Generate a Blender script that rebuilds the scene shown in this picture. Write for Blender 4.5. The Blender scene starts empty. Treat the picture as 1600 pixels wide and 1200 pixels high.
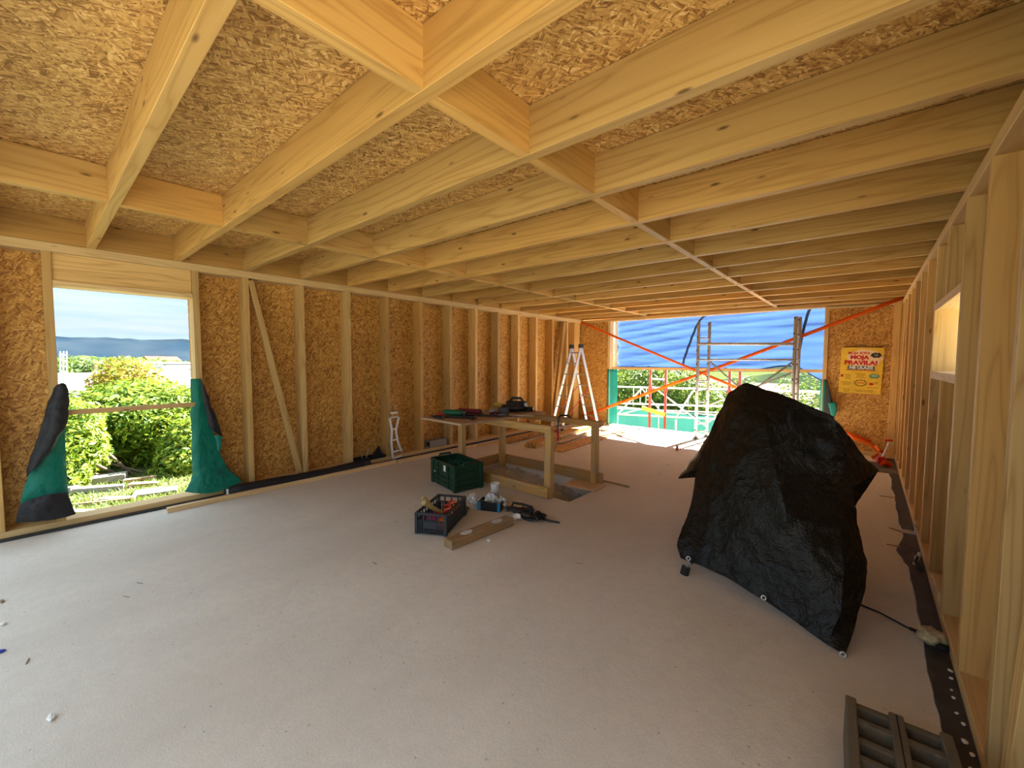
import bpy, bmesh, math, random
from mathutils import Vector, Matrix, noise
random.seed(11)
SC = bpy.context.scene
COL = SC.collection

# ------------------------------------------------------------------ camera
F_PX, YAW, PITCH, ROLL = 642.0, math.radians(40.79), math.radians(-3.22), math.radians(0.19)
CAM = Vector((0, 0, 1.525))
_w = Vector((-math.sin(YAW) * math.cos(PITCH), math.cos(YAW) * math.cos(PITCH), math.sin(PITCH)))
_r = Vector((math.cos(YAW), math.sin(YAW), 0))
_u = _r.cross(_w)
RR = _r * math.cos(ROLL) + _u * math.sin(ROLL)
UU = -_r * math.sin(ROLL) + _u * math.cos(ROLL)
WW = _w
cd = bpy.data.cameras.new('camera')
cam = bpy.data.objects.new('camera', cd)
COL.objects.link(cam)
cd.sensor_fit = 'HORIZONTAL'
cd.sensor_width = 36.0
cd.lens = F_PX / 1600 * 36.0
cd.clip_start, cd.clip_end = 0.05, 20000
cam.matrix_world = Matrix(((RR.x, UU.x, -WW.x, CAM.x), (RR.y, UU.y, -WW.y, CAM.y), (RR.z, UU.z, -WW.z, CAM.z), (0, 0, 0, 1)))
SC.camera = cam


def at(px, py, x=None, y=None, z=None):
    """point of the place seen in a photo position, on the plane x=, y= or z="""
    d = WW + RR * ((px - 800) / F_PX) - UU * ((py - 600) / F_PX)
    if x is not None:
        t = (x - CAM.x) / d.x
    elif y is not None:
        t = (y - CAM.y) / d.y
    else:
        t = (z - CAM.z) / d.z
    return CAM + d * t


# ------------------------------------------------------------------ light
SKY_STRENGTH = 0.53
SUN_STRENGTH = 14.5
EXPOSURE = 2.32
SC.view_settings.view_transform = 'Standard'
SC.view_settings.look = 'None'
SC.view_settings.gamma = 1.0
SC.view_settings.use_curve_mapping = False
SC.view_settings.exposure = EXPOSURE


def nd(nt, t, ins=None, **attrs):
    n = nt.nodes.new(t)
    for k, v in attrs.items():
        setattr(n, k, v)
    for k, v in (ins or {}).items():
        s = n.inputs[k]
        if isinstance(v, bpy.types.NodeSocket):
            nt.links.new(v, s)
        else:
            s.default_value = v
    return n


def mth(nt, op, a, b=0.0, c=0.0, clamp=False):
    return nd(nt, 'ShaderNodeMath', {0: a, 1: b, 2: c}, operation=op, use_clamp=clamp).outputs[0]


def vmth(nt, op, a, b=(0, 0, 0)):
    return nd(nt, 'ShaderNodeVectorMath', {0: a, 1: b}, operation=op).outputs[0]


def mixc(nt, f, a, b, mode='MIX'):
    n = nt.nodes.new('ShaderNodeMix')
    n.data_type = 'RGBA'
    n.blend_type = mode
    for i, v in ((0, f), (6, a), (7, b)):
        if isinstance(v, bpy.types.NodeSocket):
            nt.links.new(v, n.inputs[i])
        else:
            n.inputs[i].default_value = v if i == 0 else (*v[:3], 1)
    return n.outputs[2]


def ramp(nt, f, stops):
    n = nd(nt, 'ShaderNodeValToRGB', {0: f})
    els = n.color_ramp.elements
    while len(els) < len(stops):
        els.new(0.5)
    for e, (p, c) in zip(els, stops):
        e.position = p
        e.color = (*c[:3], 1) if len(c) > 1 else (c[0],) * 3 + (1,)
    return n.outputs[0]


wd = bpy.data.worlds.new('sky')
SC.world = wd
wd.use_nodes = True
nt = wd.node_tree
nt.nodes.clear()
tc = nd(nt, 'ShaderNodeTexCoord')
sep = nd(nt, 'ShaderNodeSeparateXYZ', {0: tc.outputs['Generated']})
el = mth(nt, 'MAXIMUM', sep.outputs[2], 0.0)
base = ramp(nt, el, [(0.0, (0.235, 0.305, 0.37)), (0.10, (0.18, 0.28, 0.39)), (1.0, (0.20, 0.30, 0.42))])
# thin high cloud, projected on a flat layer overhead
den = mth(nt, 'ADD', el, 0.12)
cx = mth(nt, 'DIVIDE', sep.outputs[0], den)
cy = mth(nt, 'DIVIDE', sep.outputs[1], den)
cv = nd(nt, 'ShaderNodeCombineXYZ', {0: cx, 1: cy})
cl = nd(nt, 'ShaderNodeTexNoise', {'Vector': vmth(nt, 'MULTIPLY', cv.outputs[0], (1.5, 0.65, 1)), 'Scale': 1.1, 'Detail': 7.0, 'Roughness': 0.55})
cm = nd(nt, 'ShaderNodeMapRange', {0: cl.outputs[0], 1: 0.34, 2: 0.66, 3: 0.0, 4: 0.9}).outputs[0]
skyc = mixc(nt, cm, base, (0.305, 0.342, 0.375))
# added zenith brightening to light the floor: luminance rises evenly from the horizon to the zenith (1 + 2 sin of the elevation)
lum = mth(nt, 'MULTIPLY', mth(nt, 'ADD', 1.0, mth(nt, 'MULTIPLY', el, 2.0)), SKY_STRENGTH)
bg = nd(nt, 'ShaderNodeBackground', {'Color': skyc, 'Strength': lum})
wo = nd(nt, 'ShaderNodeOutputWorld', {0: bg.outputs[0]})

TO_SUN = Vector((0.12, 1.0, 0.74)).normalized()
sl = bpy.data.lights.new('sun', 'SUN')
sl.energy = SUN_STRENGTH
sl.angle = math.radians(0.6)
sl.color = (1.0, 0.95, 0.86)
sun = bpy.data.objects.new('sun', sl)
COL.objects.link(sun)
sun.rotation_euler = TO_SUN.to_track_quat('Z', 'Y').to_euler()
sun.location = (3, 20, 15)


# ------------------------------------------------------------------ mesh helpers
def set_props(o, label=None, cat=None, group=None, kind=None):
    if label: o['label'] = label
    if cat: o['category'] = cat
    if group: o['group'] = group
    if kind: o['kind'] = kind
    return o


def thing(name, label=None, cat=None, loc=(0, 0, 0), rotz=0.0, group=None, kind=None):
    o = bpy.data.objects.new(name, None)
    o.empty_display_size = 0.1
    COL.objects.link(o)
    o.location = loc
    o.rotation_euler = (0, 0, rotz)
    return set_props(o, label, cat, group, kind)


def obj(name, bm, mat, parent=None, loc=(0, 0, 0), rot=None, smooth=False, **props):
    """one mesh object from a bmesh (or a ready mesh); loc/rot are in the parent's space"""
    if isinstance(bm, bpy.types.Mesh):
        me = bm
    else:
        bmesh.ops.recalc_face_normals(bm, faces=bm.faces) if props.pop('recalc', True) else None
        me = bpy.data.meshes.new(name)
        bm.to_mesh(me)
        bm.free()
        if mat: me.materials.append(mat)
        if smooth:
            me.polygons.foreach_set('use_smooth', [True] * len(me.polygons))
    o = bpy.data.objects.new(name, me)
    COL.objects.link(o)
    o.location = loc
    if rot is not None:
        if isinstance(rot, Matrix):
            o.rotation_euler = rot.to_euler()
        else:
            o.rotation_euler = rot
    if parent: o.parent = parent
    set_props(o, **props)
    return o


def BM():
    return bmesh.new()


def box(bm, c, s, rot=None, ch=0.0):
    m = Matrix.Translation(Vector(c))
    if rot is not None:
        m = m @ (rot.to_4x4() if isinstance(rot, Matrix) else Matrix.Rotation(rot, 4, 'Z'))
    m = m @ Matrix.Diagonal((s[0], s[1], s[2], 1))
    r = bmesh.ops.create_cube(bm, size=1.0, matrix=m)
    if ch > 0:
        es = list({e for v in r['verts'] for e in v.link_edges})
        bmesh.ops.bevel(bm, geom=es, offset=ch, segments=1, affect='EDGES', profile=0.5)
    return bm


def frame_of(d, up=None):
    d = d.normalized()
    up = up or (Vector((0, 0, 1)) if abs(d.z) < 0.95 else Vector((0, 1, 0)))
    y = up.cross(d)
    if y.length < 1e-6:
        y = Vector((1, 0, 0)).cross(d)
    y.normalize()
    z = d.cross(y)
    return Matrix((d, y, z)).transposed()


def tube(bm, pts, r, n=8, closed=False, cap=True):
    pts = [Vector(p) for p in pts]
    rings = []
    N = len(pts)
    yprev = None
    for i, p in enumerate(pts):
        a = pts[i - 1] if (i > 0 or closed) else p
        b = pts[(i + 1) % N] if (i < N - 1 or closed) else p
        d = (b - a)
        if d.length < 1e-9: d = Vector((0, 0, 1))
        d.normalize()
        if yprev is None:
            m = frame_of(d)
            y, z = m.col[1], m.col[2]
        else:
            y = (yprev - d * yprev.dot(d)).normalized()
            z = d.cross(y)
        yprev = y
        rr = r[i] if isinstance(r, (list, tuple)) else r
        rings.append([bm.verts.new(p + y * (math.cos(2 * math.pi * k / n) * rr) + z * (math.sin(2 * math.pi * k / n) * rr)) for k in range(n)])
    for i in range(N if closed else N - 1):
        A, B = rings[i], rings[(i + 1) % N]
        for k in range(n):
            bm.faces.new((A[k], A[(k + 1) % n], B[(k + 1) % n], B[k]))
    if cap and not closed:
        bm.faces.new(rings[0][::-1])
        bm.faces.new(rings[-1])
    return bm


def lathe(bm, prof, n=20, m=None):
    rings = []
    for (r, z) in prof:
        if r < 1e-6:
            rings.append([bm.verts.new((0, 0, z))])
        else:
            rings.append([bm.verts.new((r * math.cos(2 * math.pi * k / n), r * math.sin(2 * math.pi * k / n), z)) for k in range(n)])
    for A, B in zip(rings, rings[1:]):
        for k in range(n):
            k2 = (k + 1) % n
            if len(A) == 1 and len(B) == 1: continue
            if len(A) == 1: bm.faces.new((A[0], B[k], B[k2]))
            elif len(B) == 1: bm.faces.new((A[k], A[k2], B[0]))
            else: bm.faces.new((A[k], A[k2], B[k2], B[k]))
    if m is not None:
        bmesh.ops.transform(bm, matrix=m, verts=[v for R in rings for v in R])
    return bm


def sheet(bm, rows):
    vs = [[bm.verts.new(p) for p in r] for r in rows]
    for i in range(len(vs) - 1):
        for j in range(len(vs[0]) - 1):
            bm.faces.new((vs[i][j], vs[i][j + 1], vs[i + 1][j + 1], vs[i + 1][j]))
    return bm


def prism(bm, pts, t, m=None):
    """polygon in local XY extruded by t in Z"""
    a = [bm.verts.new((p[0], p[1], 0)) for p in pts]
    b = [bm.verts.new((p[0], p[1], t)) for p in pts]
    n = len(pts)
    bm.faces.new(a[::-1])
    bm.faces.new(b)
    for k in range(n):
        bm.faces.new((a[k], a[(k + 1) % n], b[(k + 1) % n], b[k]))
    if m is not None:
        bmesh.ops.transform(bm, matrix=m, verts=a + b)
    return bm


def rock(bm, c, s, seed=0, sub=2, rough=0.25):
    r = bmesh.ops.create_icosphere(bm, subdivisions=sub, radius=0.5)
    for v in r['verts']:
        k = 1 + rough * noise.noise(v.co * 3.1 + Vector((seed, seed * 1.7, 0))) + 0.4 * rough * noise.noise(v.co * 9 + Vector((0, seed, seed)))
        v.co = Vector((v.co.x * s[0] * k + c[0], v.co.y * s[1] * k + c[1], v.co.z * s[2] * k + c[2]))
    return bm


_beam_cache = {}


def beam(name, p0, p1, w, h, mat, parent=None, up=None, ch=0.0022, **props):
    """squared timber from p0 to p1; w across, h along `up`; its mesh runs along local X"""
    p0, p1 = Vector(p0), Vector(p1)
    d = p1 - p0
    L = d.length
    key = (round(L, 3), round(w, 4), round(h, 4), mat.name, ch)
    me = _beam_cache.get(key)
    if me is None:
        bm = BM()
        prof = [(-w / 2 + ch, -h / 2), (w / 2 - ch, -h / 2), (w / 2, -h / 2 + ch), (w / 2, h / 2 - ch), (w / 2 - ch, h / 2), (-w / 2 + ch, h / 2), (-w / 2, h / 2 - ch), (-w / 2, -h / 2 + ch)]
        A = [bm.verts.new((-L / 2, y, z)) for y, z in prof]
        B = [bm.verts.new((L / 2, y, z)) for y, z in prof]
        for k in range(8):
            bm.faces.new((A[k], B[k], B[(k + 1) % 8], A[(k + 1) % 8]))
        bm.faces.new(A)
        bm.faces.new(B[::-1])
        bmesh.ops.recalc_face_normals(bm, faces=bm.faces)
        me = bpy.data.meshes.new(name)
        bm.to_mesh(me)
        bm.free()
        me.materials.append(mat)
        _beam_cache[key] = me
    return obj(name, me, mat, parent, (p0 + p1) / 2, frame_of(d, Vector(up) if up else None), **props)


_panel_cache = {}


def panel(name, c, sx, sy, t, rot, mat, parent=None, **props):
    """board: local XY is its face, local Z its thickness"""
    key = (round(sx, 3), round(sy, 3), round(t, 4), mat.name)
    me = _panel_cache.get(key)
    if me is None:
        bm = box(BM(), (0, 0, 0), (sx, sy, t))
        me = bpy.data.meshes.new(name)
        bm.to_mesh(me)
        bm.free()
        me.materials.append(mat)
        _panel_cache[key] = me
    return obj(name, me, mat, parent, c, rot, **props)


ROT_YZ = Matrix(((0, 0, 1), (1, 0, 0), (0, 1, 0)))   # board face in the YZ plane (local X -> Y, local Y -> Z)
ROT_XZ = Matrix(((1, 0, 0), (0, 0, -1), (0, 1, 0)))  # board face in the XZ plane


def text(name, s, size, mat, parent, loc, rot, bold=0.0, align='CENTER', sx=1.0, extrude=0.0006):
    cu = bpy.data.curves.new(name, 'FONT')
    cu.body = s
    cu.size = size
    cu.align_x = align
    cu.align_y = 'CENTER'
    cu.extrude = extrude
    cu.offset = bold
    o = bpy.data.objects.new(name, cu)
    COL.objects.link(o)
    bpy.context.view_layer.update()
    me = bpy.data.meshes.new_from_object(o.evaluated_get(bpy.context.evaluated_depsgraph_get()))
    bpy.data.objects.remove(o)
    bpy.data.curves.remove(cu)
    me.materials.clear()
    me.materials.append(mat)
    o = bpy.data.objects.new(name, me)
    COL.objects.link(o)
    o.location = loc
    o.rotation_euler = rot.to_euler() if isinstance(rot, Matrix) else rot
    o.scale = (sx, 1, 1)
    o.parent = parent
    return o


# ------------------------------------------------------------------ materials
def new_mat(name):
    m = bpy.data.materials.new(name)
    m.use_nodes = True
    m.node_tree.nodes.clear()
    return m, m.node_tree


def finish(nt, col, rough=0.7, bump=None, bstr=0.2, bdist=0.01, metal=0.0, spec=0.4):
    ins = {'Base Color': col if isinstance(col, bpy.types.NodeSocket) else (*col[:3], 1), 'Roughness': rough, 'Metallic': metal, 'Specular IOR Level': spec}
    p = nd(nt, 'ShaderNodeBsdfPrincipled', ins)
    if bump is not None:
        b = nd(nt, 'ShaderNodeBump', {'Height': bump, 'Strength': bstr, 'Distance': bdist})
        nt.links.new(b.outputs[0], p.inputs['Normal'])
    nd(nt, 'ShaderNodeOutputMaterial', {0: p.outputs[0]})
    return p


def obj_coord(nt, k=31.0):
    tc = nd(nt, 'ShaderNodeTexCoord')
    oi = nd(nt, 'ShaderNodeObjectInfo')
    r = mth(nt, 'MULTIPLY', oi.outputs['Random'], k)
    v = nd(nt, 'ShaderNodeCombineXYZ', {0: r, 1: mth(nt, 'MULTIPLY', r, 0.37), 2: mth(nt, 'MULTIPLY', r, 0.61)})
    return vmth(nt, 'ADD', tc.outputs['Object'], v.outputs[0]), oi.outputs['Random']


def simple(name, col, rough=0.6, metal=0.0, spec=0.4, var=0.12, scale=25.0, bstr=0.0):
    """plain coloured surface with a little unevenness"""
    m, nt = new_mat(name)
    v, _ = obj_coord(nt)
    n = nd(nt, 'ShaderNodeTexNoise', {'Vector': v, 'Scale': scale, 'Detail': 4.0})
    k = nd(nt, 'ShaderNodeMapRange', {0: n.outputs[0], 1: 0.25, 2: 0.75, 3: 1 - var, 4: 1 + var}).outputs[0]
    c = mixc(nt, 1.0, col, nd(nt, 'ShaderNodeCombineColor', {0: k, 1: k, 2: k}).outputs[0], 'MULTIPLY')
    finish(nt, c, rough, n.outputs[0] if bstr else None, bstr, 0.005, metal, spec)
    return m


def wood(name, light, dark, warm=None, knots=0.5, var=0.22, rough=0.62, dirt=0.0):
    m, nt = new_mat(name)
    v, rnd = obj_coord(nt)
    warm = warm or tuple(a * b for a, b in zip(light, (0.9, 0.74, 0.5)))
    big = nd(nt, 'ShaderNodeTexNoise', {'Vector': vmth(nt, 'MULTIPLY', v, (0.45, 7, 7)), 'Scale': 1.0, 'Detail': 2.0, 'Distortion': 0.3})
    lines = mth(nt, 'PINGPONG', mth(nt, 'MULTIPLY', big.outputs[0], 9.0), 0.5)
    fine = nd(nt, 'ShaderNodeTexNoise', {'Vector': vmth(nt, 'MULTIPLY', v, (3, 130, 130)), 'Scale': 1.0, 'Detail': 3.0})
    g = mth(nt, 'ADD', mth(nt, 'MULTIPLY', mth(nt, 'POWER', mth(nt, 'MULTIPLY', lines, 2.0), 3.0), 0.65), mth(nt, 'MULTIPLY', fine.outputs[0], 0.35))
    soft = nd(nt, 'ShaderNodeTexNoise', {'Vector': vmth(nt, 'MULTIPLY', v, (0.7, 3, 3)), 'Scale': 1.0, 'Detail': 3.0})
    r2 = mth(nt, 'FRACT', mth(nt, 'MULTIPLY', rnd, 7.31))
    tone = mixc(nt, mth(nt, 'MULTIPLY', mth(nt, 'POWER', r2, 2.0), 0.95), light, warm)
    c = mixc(nt, nd(nt, 'ShaderNodeMapRange', {0: g, 1: 0.1, 2: 0.85, 3: 0.0, 4: 0.8}).outputs[0], tone, dark)
    c = mixc(nt, nd(nt, 'ShaderNodeMapRange', {0: soft.outputs[0], 1: 0.45, 2: 0.75, 3: 0.0, 4: 0.35}).outputs[0], c, dark)
    kv = nd(nt, 'ShaderNodeTexVoronoi', {'Vector': vmth(nt, 'MULTIPLY', v, (3.0, 10.0, 10.0)), 'Scale': 1.0})
    ks = nd(nt, 'ShaderNodeSeparateColor', {0: kv.outputs['Color']})
    near = nd(nt, 'ShaderNodeMapRange', {0: kv.outputs['Distance'], 1: 0.05, 2: 0.12, 3: 1.0, 4: 0.0}).outputs[0]
    kk = mth(nt, 'MULTIPLY', near, mth(nt, 'GREATER_THAN', ks.outputs[0], 1 - knots))
    c = mixc(nt, mth(nt, 'MULTIPLY', kk, 0.85), c, (0.10, 0.04, 0.012))
    b = nd(nt, 'ShaderNodeMapRange', {0: mth(nt, 'FRACT', mth(nt, 'MULTIPLY', rnd, 13.7)), 3: 1 - var, 4: 1 + var * 0.5}).outputs[0]
    c = mixc(nt, 1.0, c, nd(nt, 'ShaderNodeCombineColor', {0: b, 1: b, 2: b}).outputs[0], 'MULTIPLY')
    if dirt:
        dn = nd(nt, 'ShaderNodeTexNoise', {'Vector': v, 'Scale': 6.0, 'Detail': 6.0})
        c = mixc(nt, nd(nt, 'ShaderNodeMapRange', {0: dn.outputs[0], 1: 0.42, 2: 0.7, 3: 0.0, 4: dirt}).outputs[0], c, (0.33, 0.27, 0.2))
    finish(nt, c, rough, fine.outputs[0], 0.08, 0.002)
    return m


def osb(name, tint=(1, 1, 1), fz=1.0):
    m, nt = new_mat(name)
    v, rnd = obj_coord(nt, 17.0)
    wob = nd(nt, 'ShaderNodeTexNoise', {'Vector': v, 'Scale': 9.0, 'Detail': 1.0})
    v2 = vmth(nt, 'ADD', v, vmth(nt, 'MULTIPLY', vmth(nt, 'SUBTRACT', wob.outputs['Color'], (0.5, 0.5, 0.5)), (0.05, 0.05, 0)))
    tone = None
    hgt = None
    for i, (ang, sx, sy, thr) in enumerate(((0.25, 9, 34, 0.0), (1.35, 12, 52, 0.45), (2.45, 10, 44, 0.5), (0.85, 13, 60, 0.58), (2.95, 9, 50, 0.6), (1.9, 14, 62, 0.66), (0.5, 26, 120, 0.72), (2.2, 24, 110, 0.74))):
        rot = nd(nt, 'ShaderNodeVectorRotate', {'Vector': vmth(nt, 'ADD', v2, (i * 3.7, i * 1.9, 0)), 'Angle': ang}, rotation_type='Z_AXIS')
        vo = nd(nt, 'ShaderNodeTexVoronoi', {'Vector': vmth(nt, 'MULTIPLY', rot.outputs[0], (sx * fz, sy * fz, 1)), 'Scale': 1.0}, voronoi_dimensions='2D')
        s = nd(nt, 'ShaderNodeSeparateColor', {0: vo.outputs['Color']})
        edge = nd(nt, 'ShaderNodeMapRange', {0: vo.outputs['Distance'], 1: 0.35, 2: 0.75, 3: 0.0, 4: 0.32}).outputs[0]
        ti = mth(nt, 'SUBTRACT', s.outputs[1], edge)
        if tone is None:
            tone = ti
        else:
            mk = mth(nt, 'GREATER_THAN', s.outputs[0], thr)
            tone = nd(nt, 'ShaderNodeMix', {0: mk, 2: tone, 3: ti}).outputs[0]
    fine = nd(nt, 'ShaderNodeTexNoise', {'Vector': v, 'Scale': 160.0, 'Detail': 2.0})
    lg = nd(nt, 'ShaderNodeTexNoise', {'Vector': v, 'Scale': 2.2, 'Detail': 2.0})
    t2 = mth(nt, 'ADD', tone, mth(nt, 'MULTIPLY', mth(nt, 'SUBTRACT', fine.outputs[0], 0.5), 0.5))
    t2 = mth(nt, 'ADD', t2, mth(nt, 'MULTIPLY', mth(nt, 'SUBTRACT', lg.outputs[0], 0.5), 0.35))
    T = lambda r, g, b: (r * tint[0], g * tint[1], b * tint[2])
    c = ramp(nt, t2, [(0.0, T(0.24, 0.115, 0.032)), (0.14, T(0.40, 0.21, 0.066)), (0.5, T(0.56, 0.335, 0.115)), (0.85, T(0.66, 0.43, 0.165)), (1.0, T(0.78, 0.56, 0.27))])
    finish(nt, c, 0.6, t2, 0.25, 0.003, 0.0, 0.35)
    return m


def concrete(name, col, dark, dirt=None, s=1.0, bstr=0.25, rough=0.85):
    m, nt = new_mat(name)
    tc = nd(nt, 'ShaderNodeTexCoord')
    v = tc.outputs['Object']
    a = nd(nt, 'ShaderNodeTexNoise', {'Vector': vmth(nt, 'MULTIPLY', v, (1.0, 0.45, 1)), 'Scale': 1.1 * s, 'Detail': 6.0, 'Roughness': 0.6})
    b = nd(nt, 'ShaderNodeTexNoise', {'Vector': v, 'Scale': 14.0 * s, 'Detail': 6.0, 'Roughness': 0.7})
    f = nd(nt, 'ShaderNodeTexNoise', {'Vector': v, 'Scale': 150.0 * s, 'Detail': 3.0, 'Roughness': 0.7})
    c = mixc(nt, nd(nt, 'ShaderNodeMapRange', {0: a.outputs[0], 1: 0.35, 2: 0.7, 3: 0.0, 4: 0.8}).outputs[0], col, dark)
    c = mixc(nt, nd(nt, 'ShaderNodeMapRange', {0: b.outputs[0], 1: 0.42, 2: 0.75, 3: 0.0, 4: 0.5}).outputs[0], c, dark)
    c = mixc(nt, nd(nt, 'ShaderNodeMapRange', {0: f.outputs[0], 1: 0.3, 2: 0.72, 3: 0.4, 4: 0.0}).outputs[0], c, tuple(x * 0.6 for x in dark))
    sp = nd(nt, 'ShaderNodeTexVoronoi', {'Vector': v, 'Scale': 24.0 * s})
    sc = nd(nt, 'ShaderNodeSeparateColor', {0: sp.outputs['Color']})
    dot = mth(nt, 'MULTIPLY', mth(nt, 'LESS_THAN', sp.outputs['Distance'], 0.13), mth(nt, 'GREATER_THAN', sc.outputs[0], 0.86))
    c = mixc(nt, mth(nt, 'MULTIPLY', dot, 0.55), c, tuple(x * 0.45 for x in dark))
    if dirt:
        sx = nd(nt, 'ShaderNodeSeparateXYZ', {0: v})
        dn = nd(nt, 'ShaderNodeTexNoise', {'Vector': v, 'Scale': 2.6, 'Detail': 8.0, 'Roughness': 0.7})
        # trodden sawdust and earth round the stair opening
        dx = mth(nt, 'ABSOLUTE', mth(nt, 'SUBTRACT', sx.outputs[0], -3.0))
        dy = mth(nt, 'ABSOLUTE', mth(nt, 'SUBTRACT', sx.outputs[1], 4.1))
        dd = mth(nt, 'SQRT', mth(nt, 'ADD', mth(nt, 'POWER', mth(nt, 'MULTIPLY', dx, 0.62), 2.0), mth(nt, 'POWER', mth(nt, 'MULTIPLY', dy, 0.9), 2.0)))
        fall = nd(nt, 'ShaderNodeMapRange', {0: mth(nt, 'ADD', dd, mth(nt, 'MULTIPLY', dn.outputs[0], 1.2)), 1: 0.9, 2: 2.4, 3: 0.65, 4: 0.0}).outputs[0]
        c = mixc(nt, fall, c, dirt)
    h = mth(nt, 'ADD', mth(nt, 'MULTIPLY', f.outputs[0], 0.5), b.outputs[0])
    finish(nt, c, rough, h, bstr, 0.012, 0.0, 0.3)
    return m


def leafy(name, cols, trans=0.35):
    m, nt = new_mat(name)
    g = nd(nt, 'ShaderNodeNewGeometry')
    c = ramp(nt, g.outputs['Random Per Island'], [(i / (len(cols) - 1), x) for i, x in enumerate(cols)])
    d = nd(nt, 'ShaderNodeBsdfPrincipled', {'Base Color': c, 'Roughness': 0.5, 'Specular IOR Level': 0.3})
    t = nd(nt, 'ShaderNodeBsdfTranslucent', {'Color': mixc(nt, 0.4, c, (0.32, 0.38, 0.03))})
    mx = nd(nt, 'ShaderNodeMixShader', {0: trans, 1: d.outputs[0], 2: t.outputs[0]})
    nd(nt, 'ShaderNodeOutputMaterial', {0: mx.outputs[0]})
    return m


def tarp_mat(name, col, trans, rough=0.4, back=None, wrinkle=(6, 40, 0.4), spec=0.4):
    m, nt = new_mat(name)
    tc = nd(nt, 'ShaderNodeTexCoord')
    v = tc.outputs['Object']
    n = nd(nt, 'ShaderNodeTexNoise', {'Vector': v, 'Scale': wrinkle[0], 'Detail': 5.0, 'Distortion': 0.6})
    w = nd(nt, 'ShaderNodeTexNoise', {'Vector': v, 'Scale': wrinkle[1], 'Detail': 3.0})
    h = mth(nt, 'ADD', n.outputs[0], mth(nt, 'MULTIPLY', w.outputs[0], 0.35))
    b = nd(nt, 'ShaderNodeBump', {'Height': h, 'Strength': wrinkle[2], 'Distance': 0.03})
    c = mixc(nt, nd(nt, 'ShaderNodeMapRange', {0: n.outputs[0], 1: 0.3, 2: 0.7, 3: 0.0, 4: 0.3}).outputs[0], col, tuple(x * 0.7 for x in col))
    if back:
        g = nd(nt, 'ShaderNodeNewGeometry')
        c = mixc(nt, g.outputs['Backfacing'], c, back)
    p = nd(nt, 'ShaderNodeBsdfPrincipled', {'Base Color': c, 'Roughness': rough, 'Specular IOR Level': spec, 'Normal': b.outputs[0]})
    if trans > 0:
        t = nd(nt, 'ShaderNodeBsdfTranslucent', {'Color': c, 'Normal': b.outputs[0]})
        mx = nd(nt, 'ShaderNodeMixShader', {0: trans, 1: p.outputs[0], 2: t.outputs[0]})
        nd(nt, 'ShaderNodeOutputMaterial', {0: mx.outputs[0]})
    else:
        nd(nt, 'ShaderNodeOutputMaterial', {0: p.outputs[0]})
    return m


W_JOIST = wood('spruce_joist', (0.70, 0.46, 0.165), (0.46, 0.25, 0.062), knots=0.8, var=0.30)
W_STUD = wood('spruce_stud', (0.72, 0.49, 0.20), (0.48, 0.27, 0.08), knots=0.65, var=0.28)
W_PLATE = wood('spruce_plate', (0.76, 0.57, 0.30), (0.58, 0.37, 0.15), knots=0.35, var=0.12)
W_GUARD = wood('formwork_timber', (0.64, 0.39, 0.13), (0.38, 0.19, 0.05), knots=0.5, dirt=0.45)
W_PLANK = wood('spruce_plank', (0.76, 0.56, 0.30), (0.58, 0.37, 0.16), knots=0.4, dirt=0.12)
W_OLD = wood('dusty_timber', (0.38, 0.25, 0.125), (0.20, 0.115, 0.05), knots=0.3, dirt=0.8)
OSB = osb('strand_board', (1.04, 0.90, 0.60), 1.12)
OSB_ROOF = osb('strand_board_roof', (1.12, 1.10, 0.98), 1.15)
PLY = wood('plywood', (0.62, 0.44, 0.28), (0.5, 0.32, 0.18), knots=0.05, dirt=0.3)
FLOOR = concrete('screed', (0.83, 0.765, 0.655), (0.63, 0.57, 0.475), dirt=(0.60, 0.50, 0.39))
CONC = concrete('raw_concrete', (0.36, 0.335, 0.30), (0.24, 0.22, 0.2), s=2.0)
CONC_DK = concrete('pit_concrete', (0.30, 0.27, 0.24), (0.19, 0.17, 0.15), s=2.0)
RUBBLE = concrete('rough_concrete', (0.72, 0.65, 0.55), (0.46, 0.40, 0.33), s=4.0, bstr=0.8)
BLOCK = concrete('hollow_block_concrete', (0.27, 0.225, 0.155), (0.17, 0.14, 0.095), s=4.0, bstr=0.8)
PALE_GROUND = concrete('site_ground', (0.26, 0.235, 0.16), (0.19, 0.18, 0.11), s=0.4)
WHITE_ROOF = concrete('white_screed', (0.78, 0.77, 0.75), (0.7, 0.69, 0.67), s=0.4)
BITUMEN = simple('bitumen_membrane', (0.035, 0.034, 0.033), 0.55, var=0.5, scale=12, bstr=0.3)
BLACK_TARP = tarp_mat('black_tarpaulin', (0.007, 0.0068, 0.005), 0.0, 0.36, wrinkle=(9, 70, 0.6), spec=0.28)
BLUE_TARP = tarp_mat('blue_tarpaulin', (0.030, 0.068, 0.185), 0.42, 0.5, wrinkle=(3, 60, 0.25))
BLUE_DARK = tarp_mat('blue_tarpaulin_hem', (0.05, 0.09, 0.22), 0.3, 0.5)
GREEN_MEM = tarp_mat('green_membrane', (0.0, 0.225, 0.15), 0.25, 0.5, wrinkle=(7, 50, 0.3))
BLACK_MEM = tarp_mat('black_membrane_back', (0.012, 0.012, 0.014), 0.0, 0.6, wrinkle=(7, 50, 0.3))
TEAL_MEM = tarp_mat('teal_membrane', (0.015, 0.30, 0.245), 0.3, 0.5)
STRAP = tarp_mat('orange_webbing', (0.95, 0.19, 0.012), 0.45, 0.6, wrinkle=(3, 120, 0.15))
STRAP_Y = simple('yellow_rope', (0.85, 0.55, 0.06), 0.6)
ALU = simple('aluminium', (0.62, 0.62, 0.61), 0.38, 0.75, var=0.1)
ALU_DULL = simple('dull_aluminium', (0.46, 0.45, 0.43), 0.5, 0.35, var=0.15)
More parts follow.
